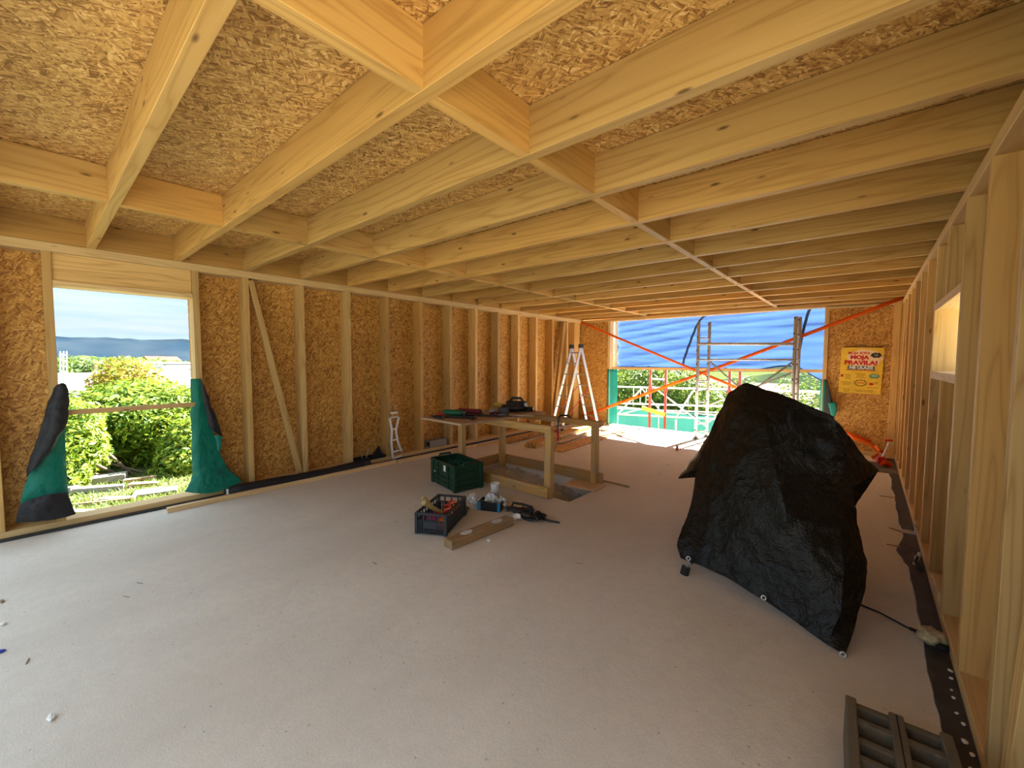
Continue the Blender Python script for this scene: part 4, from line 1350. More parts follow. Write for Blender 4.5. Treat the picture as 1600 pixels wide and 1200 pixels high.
# ---------------- aluminium scaffold tower in the opening
sf = thing('scaffold_tower', 'aluminium scaffold tower standing in the far opening', 'scaffold', (-1.7, 8.6, 0))
SO = Vector((-1.7, 8.6, 0))
YN, YFs = 8.44, 8.80
for x, xf in ((-2.50, -2.40), (-0.94, -0.92)):
    for xx, yy, hh in ((x, YN, 2.29), (xf, YFs, 2.31)):
        bm = BM()
        tube(bm, [Vector((xx, yy, 0.03)) - SO, Vector((xx, yy, hh)) - SO], 0.029, 12)
        p = obj('upright', bm, ALU_DULL, sf, smooth=True)
        for k in range(9):
            bm = BM()
            z = 0.18 + 0.26 * k
            cyl(bm, Vector((xx - 0.012, yy - 0.024, z)) - SO, Vector((xx - 0.014, yy - 0.032, z)) - SO, 0.013, 8)
            obj('pin_hole', bm, RUBBER, p)
        bm = BM()
        cyl(bm, Vector((xx, yy, 0.0)) - SO, Vector((xx, yy, 0.04)) - SO, 0.05, 12)
        sub(obj('base_plate', bm, DARK_METAL, sf), p)
    for k in range(5):
        z = 0.30 + 0.42 * k
        bm = BM()
        cyl(bm, Vector((x, YN, z)) - SO, Vector((xf, YFs, z)) - SO, 0.017, 8)
        obj('frame_rung', bm, ALU_DULL, sf)


def sbar(nm, a, b, r=0.019):
    bm = BM()
    cyl(bm, Vector(a) - SO, Vector(b) - SO, r, 8)
    obj(nm, bm, ALU_DULL, sf, smooth=True)


sbar('guard_bar', (-2.50, YN - 0.02, 1.865), (-0.94, YN - 0.02, 1.825), 0.026)
sbar('guard_bar', (-2.50, YN - 0.02, 1.56), (-0.94, YN - 0.02, 1.56), 0.018)
sbar('diagonal_brace', (-2.40, YFs, 1.55), (-1.15, YN + 0.1, 0.45), 0.017)
sbar('diagonal_brace', (-0.94, YN, 1.54), (-2.35, YN + 0.05, 0.30), 0.017)
sbar('diagonal_brace', (-2.42, YFs - 0.1, 0.62), (-0.95, YN + 0.1, 1.35), 0.015)
sbar('ledger', (-2.50, YN, 0.16), (-0.94, YN, 0.16), 0.017)
# hooks of wire and a peg on the slab
pg = thing('floor_peg', 'small dark peg with a thin upright wire on the slab before the opening', 'peg', at(1058, 704, z=0))
bm = BM()
cyl(bm, (0, 0, 0), (0, 0, 0.085), 0.022, 10)
obj('peg_body', bm, RED_PAINT, pg)
bm = BM()
cyl(bm, (0.03, 0.08, 0.0), (0.035, 0.08, 0.24), 0.005, 6)
obj('wire', bm, DARK_METAL, pg)

# ---------------- membranes at the far opening
def hang_y(nm, rows, mat, parent, sub=2):
    bm = BM()
    sheet(bm, [[Vector(p) - parent.location for p in r] for r in rows])
    o = obj(nm, bm, mat, parent, smooth=True)
    md = o.modifiers.new('sub', 'SUBSURF'); md.levels = md.render_levels = sub
    md.boundary_smooth = 'PRESERVE_CORNERS'
    so = o.modifiers.new('thick', 'SOLIDIFY'); so.thickness = 0.004; so.offset = 0
    return o


jm = thing('jamb_membrane', 'turquoise membrane wrapped round the left jamb of the far opening', 'membrane', (OX0, YF, 0.6), group='membranes at the far opening')
hang_y('membrane_sheet', [[(OX0 - 0.05, YF - 0.012, z), (OX0 + 0.0, YF - 0.015, z), (OX0 + 0.012, YF + 0.08, z), (OX0 + 0.02 + 0.03 * math.sin(z * 5), YF + 0.20, z), (OX0 + 0.10 + 0.02 * math.sin(z * 9), YF + 0.215, z)] for z in (1.33, 1.0, 0.7, 0.4, 0.15, 0.02)], TEAL_MEM, jm)
jr = thing('jamb_membrane', 'green membrane with black edge at the right jamb of the far opening', 'membrane', (OX1, YF, 0.9), group='membranes at the far opening')
hang_y('membrane_sheet', [[(OX1 - 0.035, YF + 0.2, z), (OX1 - 0.012, YF + 0.1, z), (OX1 + 0.01, YF - 0.012, z), (OX1 + 0.05, YF - 0.012, z)] for z in (1.22, 1.0, 0.7, 0.4, 0.02)], GREEN_MEM, jr)
hang_y('folded_flap', [[(OX1 + 0.05, YF - 0.015, 1.22), (OX1 + 0.07, YF - 0.03, 1.20)], [(OX1 + 0.05, YF - 0.03, 1.0), (OX1 + 0.13, YF - 0.06, 0.98)], [(OX1 + 0.05, YF - 0.03, 0.78), (OX1 + 0.17, YF - 0.07, 0.80)], [(OX1 + 0.03, YF - 0.03, 0.55), (OX1 + 0.16, YF - 0.07, 0.62)]], BLACK_MEM, jr)
hang_y('turned_edge', [[(OX1 + 0.10, YF - 0.075, 0.82), (OX1 + 0.20, YF - 0.09, 0.86)], [(OX1 + 0.13, YF - 0.085, 0.72), (OX1 + 0.24, YF - 0.10, 0.72)], [(OX1 + 0.15, YF - 0.08, 0.60), (OX1 + 0.19, YF - 0.08, 0.58)]], TEAL_MEM, jr)

# ---------------- blue tarpaulin over the upper opening
tp = thing('blue_tarpaulin', 'translucent blue tarpaulin hung over the upper part of the far opening', 'tarpaulin', (-2.6, YF + 0.24, 1.9))
T0 = Vector(tp.location)


def tz_bottom(x):
    # lower hem: rolled near the left, sagging in the middle, lower again at the right end
    z = 1.385
    z -= 0.05 * math.exp(-((x + 1.9) / 0.35) ** 2)
    z += 0.06 * math.exp(-((x + 1.15) / 0.3) ** 2)
    if x > -0.95: z -= 0.20 * min(1, (x + 0.95) / 0.35)
    return z


def tarp_pt(x, z):
    w1 = z * 17 - x * 1.6 + 2.5 * noise.noise(Vector((x * 0.5, z * 1.2, 5)))
    y = YF + 0.25 + 0.045 * abs(math.sin(w1)) * (0.55 + 0.6 * noise.noise(Vector((x * 0.7, z * 1.3, 2)))) + 0.05 * noise.noise(Vector((x * 0.8, z * 3.0, 7))) + 0.012 * noise.noise(Vector((x * 2.0, z * 20, 3)))
    return Vector((x, y, z)) - T0


bm = BM()
rows = []
for i in range(61):
    v = i / 60
    r = []
    for j in range(81):
        x = OX0 + 0.07 + (OX1 - OX0 + 0.20) * j / 80
        z = 2.62 * (1 - v) + tz_bottom(x) * v
        r.append(tarp_pt(x, z))
    rows.append(r)
obj('tarp_sheet', sheet(bm, rows), BLUE_TARP, tp, smooth=True)
bm = BM()
tube(bm, [tarp_pt(OX0 + 0.07 + (OX1 - OX0 + 0.20) * j / 80, tz_bottom(OX0 + 0.07 + (OX1 - OX0 + 0.20) * j / 80)) + Vector((0, -0.006, 0)) for j in range(81)], [0.010 + 0.008 * abs(math.sin(j * 0.13)) for j in range(81)], 8)
obj('rolled_hem', bm, BLUE_DARK, tp, smooth=True)
for x0, x1, m in ((-2.58, -3.02, BLUE_DARK), (-0.80, -0.98, BLUE_DARK)):
    pts = []
    for i in range(20):
        v = i / 19
        z = 2.50 * (1 - v) + 1.42 * v
        x = x0 + (x1 - x0) * v ** 0.6
        pts.append(tarp_pt(x, z) + Vector((0, -0.02, 0)))
    strap('seam_band', pts, 0.045, m, tp, wv=(1, 0, 0), t=0.006)
obj('edge_board', box(BM(), Vector((OX0 + 0.045, YF + 0.215, 1.95)) - T0, (0.075, 0.03, 1.16)), simple('white_board', (0.70, 0.70, 0.72), 0.6), tp)

# ---------------- poster on the far wall
ps = thing('wall_poster', 'yellow poster with red lettering fixed to the strand board', 'poster', (-0.075, YF + 0.012, 1.385))
ps.rotation_euler = (0, math.radians(1.6), 0)
PWd, PHt = 0.545, 0.765
bm = BM()
n = 26
pts = []
for i in range(n): pts.append((-PWd / 2 + PWd * i / n, -PHt / 2 + 0.006 * (i % 2)))
for i in range(n): pts.append((PWd / 2 - 0.006 * (i % 2), -PHt / 2 + PHt * i / n))
for i in range(n): pts.append((PWd / 2 - PWd * i / n, PHt / 2 - 0.006 * (i % 2)))
for i in range(n): pts.append((-PWd / 2 + 0.006 * (i % 2), PHt / 2 - PHt * i / n))
RX = Matrix(((1, 0, 0), (0, 0, -1), (0, 1, 0)))
prism(bm, pts, 0.004, RX.to_4x4())
psh = obj('sheet', bm, POSTER_Y, ps)
yy = -0.0055


def pbox(nm, x, z, sx, sz, m, d=0.0):
    return obj(nm, box(BM(), (x, yy - d, z), (sx, 0.001, sz)), m, psh)


def pblob(nm, x, z, sx, sz, m, d=0.0, seed=0, n=18, am=0.12):
    bm = BM()
    pr = [(sx / 2 * (1 + am * math.sin(k * 2.4 + seed)) * math.cos(2 * math.pi * k / n), sz / 2 * (1 + am * math.sin(k * 3.7 + seed)) * math.sin(2 * math.pi * k / n)) for k in range(n)]
    prism(bm, pr, 0.001, Matrix.Translation((x, yy - d, z)) @ RX.to_4x4())
    return obj(nm, bm, m, psh)


pblob('pale_panel', 0.03, 0.20, 0.44, 0.30, POSTER_P, 0.0, 1)
text('lettering', 'MOJA SOBA', 0.052, INK_RED, psh, (-0.04, yy - 0.002, 0.285), RX, bold=0.002, sx=1.0)
text('lettering', 'MOJA', 0.080, INK_RED, psh, (-0.03, yy - 0.002, 0.215), RX, bold=0.005, sx=1.15)
text('lettering', 'PRAVILA!', 0.092, INK_RED, psh, (-0.01, yy - 0.002, 0.125), RX, bold=0.005, sx=1.12)
pbox('title_bar', 0.0, 0.045, 0.345, 0.062, INK_GREY, 0.001)
text('lettering', 'NE ULAZI!', 0.062, INK_WHITE, psh, (0.0, yy - 0.003, 0.045), RX, bold=0.002, sx=1.05)
pbox('underline', -0.005, 0.003, 0.38, 0.009, INK_RED, 0.001)
pblob('dark_badge', 0.175, 0.255, 0.135, 0.085, INK_DARK, 0.002, 3)
pblob('badge_center', 0.175, 0.255, 0.055, 0.045, simple('poster_greybrown', (0.22, 0.17, 0.14), 0.5), 0.003, 3)
pbox('picture_mark', -0.235, -0.095, 0.035, 0.04, RED_PLASTIC, 0.001)
for (x, z, w, nl) in ((-0.165, -0.075, 0.085, 4), (0.0, -0.055, 0.13, 4), (-0.175, -0.20, 0.14, 3), (-0.165, -0.315, 0.10, 3), (0.06, -0.325, 0.24, 2), (0.20, -0.185, 0.05, 2), (0.17, -0.275, 0.14, 1)):
    for k in range(nl):
        pbox('text_line', x + (0.008 if k % 2 else 0), z - 0.021 * k, w * (1 - 0.15 * (k % 3)), 0.006, INK_BROWN, 0.001)
pblob('starburst', 0.01, -0.205, 0.16, 0.11, INK_BROWN, 0.001, 5, 26, 0.18)
pblob('starburst_inner', 0.01, -0.205, 0.125, 0.08, POSTER_Y, 0.002, 5, 26, 0.18)
text('lettering', 'ZONA', 0.035, INK_RED, psh, (0.01, yy - 0.004, -0.205), RX, bold=0.001)
pblob('green_mark', 0.175, -0.085, 0.135, 0.075, INK_GREEN, 0.001, 2)
pblob('green_mark_inner', 0.18, -0.08, 0.09, 0.04, simple('poster_mint', (0.35, 0.48, 0.28), 0.5), 0.002, 2)
pblob('red_mark', 0.145, -0.215, 0.06, 0.04, INK_RED, 0.001, 7)
bm = BM()
tube(bm, [(-0.25, -0.006, 0.383), (-0.05, -0.006, 0.390), (0.0, -0.01, 0.415), (0.05, -0.006, 0.390), (0.25, -0.006, 0.383)], 0.006, 6)
obj('hanging_cord', bm, INK_DARK, ps)

# ---------------- machine under a black tarpaulin
mc = thing('covered_machine', 'machine on feet covered by a large black tarpaulin, right of the room', 'covered machine', (-0.5, 3.2, 0))
MC = Vector((-0.5, 3.2, 0))
front = [
    [(1140, 612, 3.55), (1152, 602, 3.50), (1166, 598, 3.46), (1195, 607, 3.44), (1235, 621, 3.42), (1275, 636, 3.40), (1302, 649, 3.38)],
    [(1113, 665, 3.46), (1133, 660, 3.36), (1162, 660, 3.27), (1196, 664, 3.20), (1246, 676, 3.29), (1292, 688, 3.35), (1318, 698, 3.39)],
    [(1088, 735, 3.36), (1116, 728, 3.24), (1155, 725, 3.13), (1212, 733, 3.01), (1260, 743, 3.11), (1306, 750, 3.20), (1335, 762, 3.27)],
    [(1078, 790, 3.26), (1108, 792, 3.13), (1155, 797, 3.02), (1228, 806, 2.91), (1270, 814, 2.96), (1312, 818, 3.03), (1340, 815, 3.13)],
    [(1065, 828, 3.17), (1100, 842, 3.06), (1155, 857, 2.96), (1213, 870, 2.89), (1268, 882, 2.85), (1322, 886, 2.88), (1357, 879, 3.02)],
    [(1057, 852, 3.09), (1095, 868, 3.02), (1150, 890, 2.93), (1210, 918, 2.86), (1265, 946, 2.79), (1315, 962, 2.77), (1349, 940, 2.95)],
    [(1063, 872, 3.02), (1095, 884, 2.98), (1140, 905, 2.92), (1195, 939, 2.85), (1250, 978, 2.765), (1288, 1005, 2.715), (1321, 1028, 2.67)]]
bm = BM()
FV = [[bm.verts.new(at(a, b, y=c) - MC) for a, b, c in r] for r in front]
for i in range(6):
    for j in range(6):
        bm.faces.new((FV[i][j], FV[i][j + 1], FV[i + 1][j + 1], FV[i + 1][j]))
rmid = [FV[0][6], bm.verts.new(at(1338, 697, y=3.52) - MC), bm.verts.new(at(1373, 736, y=3.64) - MC)]
lmid = [FV[0][0], bm.verts.new(at(1106, 686, y=3.53) - MC), bm.verts.new(at(1057, 748, y=3.58) - MC)]
back = []
for i in range(3):
    r = []
    for j in range(7):
        if i == 0:
            r.append(FV[0][j])
        else:
            xx = -1.02 + 1.12 * j / 6 if i == 1 else -1.10 + 1.18 * j / 6
            xx = (-0.86 + 0.78 * j / 6) if i == 1 else (-1.02 + 0.98 * j / 6)
            r.append(bm.verts.new(Vector((xx, 3.80 if i == 1 else 3.95, (0.98 if i == 1 else 0.50) - 0.1 * j / 6)) - MC))
    back.append(r)
for i in range(2):
    for j in range(6):
        bm.faces.new((back[i][j + 1], back[i][j], back[i + 1][j], back[i + 1][j + 1])) if i else bm.faces.new((FV[0][j + 1], FV[0][j], back[1][j], back[1][j + 1]))
bm.faces.new((FV[0][6], rmid[1], FV[1][6]))
bm.faces.new((FV[1][6], rmid[1], rmid[2], FV[2][6]))
bm.faces.new((FV[0][6], back[1][6], rmid[1]))
bm.faces.new((rmid[1], back[1][6], back[2][6], rmid[2]))
bm.faces.new((FV[0][0], FV[1][0], lmid[1]))
bm.faces.new((FV[1][0], FV[2][0], lmid[2], lmid[1]))
bm.faces.new((FV[0][0], lmid[1], back[1][0]))
bm.faces.new((lmid[1], lmid[2], back[2][0], back[1][0]))
cov = obj('tarpaulin', bm, BLACK_TARP, mc, smooth=True)
md = cov.modifiers.new('sub', 'SUBSURF'); md.subdivision_type = 'SIMPLE'; md.levels = md.render_levels = 5
sm = cov.modifiers.new('soft', 'SMOOTH'); sm.factor = 0.5; sm.iterations = 7
tex = bpy.data.textures.new('crumple', 'CLOUDS'); tex.noise_scale = 0.22; tex.noise_depth = 3
dm = cov.modifiers.new('crumple', 'DISPLACE'); dm.texture = tex; dm.strength = 0.05; dm.mid_level = 0.5; dm.texture_coords = 'LOCAL'
so = cov.modifiers.new('thick', 'SOLIDIFY'); so.thickness = 0.003; so.offset = -1
# the frame under the cover
for x, y in ((-0.93, 2.985), (-0.14, 3.0), (-0.72, 3.66), (-0.34, 3.62)):
    bm = BM()
    cyl(bm, Vector((x, y, 0.03)) - MC, Vector((-0.5 + (x + 0.5) * 0.62, 3.38 + (y - 3.38) * 0.45, 0.42)) - MC, 0.012, 10)
    lg = obj('leg', bm, ALU, mc, smooth=True)
    bm = BM()
    cyl(bm, Vector((x - 0.004, y - 0.004, 0.0)) - MC, Vector((x + 0.006, y + 0.006, 0.055)) - MC, 0.03, 12)
    obj('rubber_foot', bm, RUBBER, lg)
    bm = BM()
    cyl(bm, Vector((x + 0.02, y + 0.03, 0.085)) - MC, Vector((x + 0.035, y + 0.05, 0.11)) - MC, 0.024, 12)
    obj('foot_nut', bm, RUBBER, lg)
bm = BM()
box(bm, Vector((-0.5, 3.45, 0.75)) - MC, (0.5, 0.3, 0.05))
box(bm, Vector((-0.5, 3.45, 0.92)) - MC, (0.2, 0.2, 0.30))
obj('machine_table', bm, DARK_METAL, mc)
for a, b, y in ((1076, 872, 2.99), (1193, 933, 2.84), (1316, 1021, 2.66)):
    bm = BM()
    p = at(a, b, y=y) - MC
    nrm = Vector((0.2, -1, 0.25)).normalized()
    m = frame_of(nrm)
    tube(bm, [p + nrm * 0.016 + m.col[1] * (0.012 * math.cos(k / 14 * 2 * math.pi)) + m.col[2] * (0.012 * math.sin(k / 14 * 2 * math.pi)) for k in range(14)], 0.005, 6, closed=True)
    obj('eyelet', bm, ALU, mc, smooth=True)

# cable and foam lump by the right wall
cb = thing('power_cable', 'thin black cable running from the covered machine to the foam lump', 'cable', (0.05, 3.35, 0))
bm = BM()
pp = [at(a, b, z=0.006) for a, b in ((1335, 940), (1350, 947), (1372, 956), (1395, 968), (1415, 979), (1440, 990))]
tube(bm, [p - cb.location for p in pp], 0.005, 8)
obj('cable_run', bm, CABLE, cb, smooth=True)
bm = BM()
d = (pp[-1] - pp[-2]).normalized()
cyl(bm, pp[-1] - cb.location - d * 0.05, pp[-1] - cb.location + d * 0.01, 0.010, 8)
obj('plug', bm, RUBBER, cb, smooth=True)
fl = thing('foam_lump', 'yellowed lump of foam on the black strip by the right wall', 'foam', (0.325, 3.13, 0.004))
bm = BM()
rock(bm, (0, 0, 0.033), (0.11, 0.13, 0.07), 11, 3, 0.55)
obj('foam_body', bm, SPONGE, fl, smooth=True)
bm = BM()
rock(bm, (0.035, -0.05, 0.016), (0.06, 0.07, 0.03), 4, 2, 0.4)
obj('dark_base', bm, RUBBER, fl, smooth=True)

# ---------------- bracket, clamp and wood block at the right wall
br = thing('angle_bracket', 'galvanised angle bracket at the foot of a right wall stud', 'bracket', (XR - 0.002, 5.05, 0.004))
bm = BM()
box(bm, (-0.045, 0, 0.003), (0.09, 0.10, 0.004))
obj('foot_plate', bm, GALV, br)
bm = BM()
box(bm, (-0.002, 0, 0.05), (0.004, 0.10, 0.10))
obj('upright_plate', bm, GALV, br)
for yy2 in (-0.03, 0.0, 0.03):
    bm = BM()
    cyl(bm, (-0.003, yy2, 0.07), (-0.007, yy2, 0.07), 0.007, 8)
    obj('bolt_head', bm, DARK_METAL, br)
cl2 = thing('dark_clamp', 'small dark clamp lying against the right wall plate', 'clamp', (XR - 0.03, 4.20, 0.004))
bm = BM()
tube(bm, [(0, -0.09, 0.02), (-0.03, -0.04, 0.06), (-0.02, 0.03, 0.075), (0.0, 0.09, 0.03)], 0.012, 8)
obj('clamp_arm', bm, DARK_METAL, cl2, smooth=True)
bm = BM()
cyl(bm, (-0.03, 0.02, 0.015), (0.0, 0.06, 0.10), 0.012, 8)
obj('clamp_screw', bm, GALV, cl2)
wb = thing('wood_block', 'short pale wood block lying on the right wall plate', 'wood block', (XR + 0.045, 3.70, 0.063))
beam('block_body', (0.0, -0.16, 0.03), (0.0, 0.15, 0.03), 0.10, 0.06, W_PLANK, wb)

# ---------------- hollow block in the lower right corner
hb = thing('hollow_block', 'grey hollow concrete block on the floor in the lower right corner', 'concrete block', (0.148, 1.838, 0), 0.05)
BX, BY, BH = 0.30, 0.50, 0.19
bm = BM()
for y in (-BY / 2 + 0.02, 0.0, BY / 2 - 0.02):
    pass
for x in (-BX / 2 + 0.017, 0.0, BX / 2 - 0.017):
    wdt = 0.034 if x else 0.042
    box(bm, (x, 0, BH / 2), (wdt, BY, BH), ch=0.004)
for k in range(6):
    y = (-0.5 + k / 5) * (BY - 0.034)
    box(bm, (0, y, BH / 2 - 0.004 - 0.006 * (k % 2)), (BX - 0.02, 0.030, BH - 0.012), ch=0.004)
obj('block_body', bm, BLOCK, hb)
obj('center_groove', box(BM(), (0, 0, BH + 0.0005), (0.004, BY - 0.02, 0.002)), RUBBER, hb)

# ---------------- litter on the slab
def chip(nm, lab, px, py, s, m, seed, cat='scrap', flat=0.3):
    p = at(px, py, z=0)
    obj(nm, rock(BM(), (0, 0, s[2] / 2 + 0.001), s, seed, 2, 0.5), m, None, (p.x, p.y, 0.0), label=lab, cat=cat, group='scraps on the concrete floor')


chip('wood_shaving', 'pale wood shaving on the floor at the lower left', 80, 1124, (0.05, 0.025, 0.018), PAPER, 3)
chip('wood_shaving', 'small pale shaving at the left edge of the floor', 4, 977, (0.035, 0.03, 0.015), PAPER, 5)
chip('wood_chip', 'tiny brown chip on the left floor edge above the shaving', 3, 941, (0.05, 0.02, 0.012), W_OLD, 6)
chip('blue_scrap', 'tiny blue scrap at the left edge of the floor', 1, 1020, (0.03, 0.03, 0.015), simple('blue_plastic', (0.02, 0.04, 0.4), 0.4), 7)
chip('plaster_crumb', 'white crumb on the floor before the dusty timber', 763, 846, (0.035, 0.025, 0.015), PAPER, 8)
for px, py, an, where in ((218, 911, 0.5, 'before the left window, the farther of two'), (197, 932, 0.5, 'before the left window, the nearer of two'), (43, 1033, -0.2, 'near the left edge'),
                          (585, 880, 0.0, 'left of the dusty timber'), (1030, 740, 0.2, 'left of the covered machine'), (1045, 726, 0.4, 'near the small peg'), (905, 880, 0.3, 'right of the dusty timber'), (620, 815, 0.1, 'left of the lattice crate')):
    p = at(px, py, z=0.004)
    beam('splinter', p - Vector((0.025 * math.cos(an), 0.025 * math.sin(an), 0)), p + Vector((0.025 * math.cos(an), 0.025 * math.sin(an), 0)), 0.005, 0.004, W_OLD, None, ch=0.001,
         label='thin dark wood splinter on the floor ' + where, cat='splinter', group='splinters on the concrete floor')
for px, py, an, L, where in ((1385, 776, 0.1, 0.12, 'farthest from the camera'), (1400, 828, -0.6, 0.10, 'the middle one'), (1395, 852, 0.2, 0.08, 'the nearest one')):
    p = at(px, py, z=0.004)
    beam('wood_sliver', p - Vector((L * math.cos(an) / 2, L * math.sin(an) / 2, 0)), p + Vector((L * math.cos(an) / 2, L * math.sin(an) / 2, 0)), 0.02, 0.006, W_OLD, None, ch=0.001,
         label='brown wood sliver between the covered machine and right wall, ' + where, cat='splinter', group='slivers by the right wall')

rc = random.Random(77)
for k in range(11):
    yv = 2.05 + 0.085 * k + rc.uniform(-0.02, 0.02)
    sz = rc.uniform(0.012, 0.022)
    obj('plaster_crumb', rock(BM(), (0, 0, sz * 0.25), (sz, sz * 1.3, sz * 0.5), k, 1, 0.4), PAPER, None, (0.362 + rc.uniform(-0.01, 0.008), yv, 0.004),
        label='white plaster crumb on the black strip beside the hollow block', cat='crumb', group='plaster crumbs by the right wall')

# ================================================================== outside
gnd = obj('ground_left', None or (lambda b: sheet(b, [[(x, y, (-0.42 if x > -13 else -0.42 - (-13 - x) * 0.10) + 0.05 * noise.noise(Vector((x, y, 0))) * (1 if x > -20 else 0)) for y in [-40 + 1.4 * j for j in range(36)]] for x in [-5.67 - 0.6 * i for i in range(50)]]))(BM()), GRASS_GROUND, smooth=True, kind='structure', label='grassy earth outside the left window')
obj('ground_right', box(BM(), (61.5, -10, -0.6), (120, 160, 0.2)), PALE_GROUND, kind='structure', label='pale ground beyond the right wall')
obj('ground_back', box(BM(), (-15, -53.6, -0.62), (160, 100, 0.2)), PALE_GROUND, kind='structure', label='pale ground behind the slab')


def leaf_mesh(blobs, n, size, seed=0, shell=0.55):
    rnd = random.Random(seed)
    vs, fs = [], []
    tot = sum(b[1][0] * b[1][1] + b[1][1] * b[1][2] + b[1][0] * b[1][2] for b in blobs)
    for c, r in blobs:
        k = int(n * (r[0] * r[1] + r[1] * r[2] + r[0] * r[2]) / tot)
        for _ in range(k):
            d = Vector((rnd.gauss(0, 1), rnd.gauss(0, 1), rnd.gauss(0, 1))).normalized()
            q = shell + (1.06 - shell) * rnd.random() ** 0.5
            bump = 1 + 0.22 * noise.noise(d * 3 + Vector(c))
            p = Vector((c[0] + d.x * r[0] * q * bump, c[1] + d.y * r[1] * q * bump, c[2] + d.z * r[2] * q * bump))
            nn = (d + Vector((rnd.uniform(-1, 1), rnd.uniform(-1, 1), rnd.uniform(-0.4, 1.2))) * 0.9).normalized()
            a = Vector((rnd.uniform(-1, 1), rnd.uniform(-1, 1), rnd.uniform(-1, 0.3)))
            a = (a - nn * a.dot(nn)).normalized()
            b = nn.cross(a)
            s = size * rnd.uniform(0.6, 1.25)
            i0 = len(vs)
            vs += [p - a * s * 0.5, p + b * s * 0.20 + nn * s * 0.04, p + a * s * 0.5, p - b * s * 0.20 + nn * s * 0.04]
            fs += [(i0, i0 + 1, i0 + 2), (i0, i0 + 2, i0 + 3)]
    me = bpy.data.meshes.new('leaves')
    me.from_pydata([tuple(v) for v in vs], [], fs)
    return me


def shrub(name, label, cat, base, blobs, n, size, mat, seed, group=None, stems=4, h=0.8):
    t = thing(name, label, cat, base, group=group)
    B = Vector(base)
    me = leaf_mesh([(Vector(c) - B, r) for c, r in blobs], n, size, seed)
    me.materials.append(mat)
    obj('foliage', me, None, t, kind='stuff')
    rnd = random.Random(seed + 5)
    for k in range(stems):
        c = Vector(blobs[k % len(blobs)][0]) - B
        bm = BM()
        s0 = Vector((rnd.uniform(-.25, .25), rnd.uniform(-.25, .25), -0.05))
        tube(bm, [s0, s0.lerp(c, 0.5) + Vector((rnd.uniform(-.1, .1), rnd.uniform(-.1, .1), 0)), c * 1.0], [0.035 * h, 0.025 * h, 0.012 * h], 6)
        obj('stem', bm, BARK, t, smooth=True)
    return t


def ab(px, py, x, r):
    p = at(px, py, x=x)
    return (p, r)


shrub('leafy_bush', 'tall yellow-green bush filling the left window view', 'bush', (-10.4, 2.9, -0.42),
      [ab(205, 660, -10.6, (0.9, 0.85, 0.72)), ab(250, 660, -10.3, (0.9, 0.75, 0.66)), ab(165, 655, -10.6, (0.8, 0.7, 0.62)), ab(225, 625, -11.0, (0.8, 0.8, 0.42)), ab(235, 690, -10.3, (0.7, 0.7, 0.5)), ab(270, 640, -10.4, (0.7, 0.5, 0.5)), ab(190, 690, -10.5, (0.6, 0.6, 0.42))],
      19000, 0.13, LEAF_BUSH, 1, 'bushes outside the left window')
shrub('leafy_bush', 'lighter bush at the lower left of the window view', 'bush', (-9.2, 1.1, -0.42),
      [ab(118, 695, -9.2, (0.5, 0.36, 0.42)), ab(114, 660, -9.4, (0.5, 0.36, 0.36)), ab(106, 738, -9.0, (0.35, 0.24, 0.30)), ab(138, 712, -9.6, (0.4, 0.28, 0.34))],
      6000, 0.10, LEAF_BUSH, 2, 'bushes outside the left window')
shrub('leafy_bush', 'small bush low beside the right window jamb', 'bush', (-8.6, 3.3, -0.42),
      [ab(287, 718, -9.0, (0.45, 0.36, 0.38)), ab(300, 690, -9.2, (0.5, 0.42, 0.42)), ab(268, 738, -9.0, (0.3, 0.28, 0.18))],
      5500, 0.11, LEAF_BUSH, 3, 'bushes outside the left window')
shrub('orange_leaved_bush', 'bush with orange turning leaves above the green bush', 'bush', (-12.2, 3.6, -0.5),
      [ab(200, 590, -12.2, (0.6, 0.55, 0.42)), ab(185, 605, -12.4, (0.6, 0.5, 0.35)), ab(225, 605, -12.2, (0.6, 0.5, 0.35)), ab(208, 625, -12.0, (0.6, 0.6, 0.4)), ab(208, 670, -12.0, (0.5, 0.6, 0.5))],
      5000, 0.13, LEAF_AUT, 4, 'bushes outside the left window')

# grass tufts on the earth
gv, gf = [], []
rg = random.Random(8)
for _ in range(5200):
    p = at(rg.uniform(98, 305), rg.uniform(730, 812), z=-0.42)
    if p.x > -5.75: continue
    a = rg.uniform(0, 6.28)
    h = rg.uniform(0.025, 0.08)
    q = Vector((math.cos(a), math.sin(a), 0)) * 0.010
    ln = Vector((rg.uniform(-.06, .06), rg.uniform(-.06, .06), h))
    i0 = len(gv)
    gv += [p - q, p + q, p + ln]
    gf += [(i0, i0 + 1, i0 + 2)]
me = bpy.data.meshes.new('grass')
me.from_pydata([tuple(v) for v in gv], [], gf)
me.materials.append(leafy('grass_blades', [(0.06, 0.12, 0.02), (0.11, 0.17, 0.035), (0.16, 0.20, 0.055)], 0.3))
obj('grass', me, None, kind='stuff', label='short grass on the earth outside the window', cat='grass')

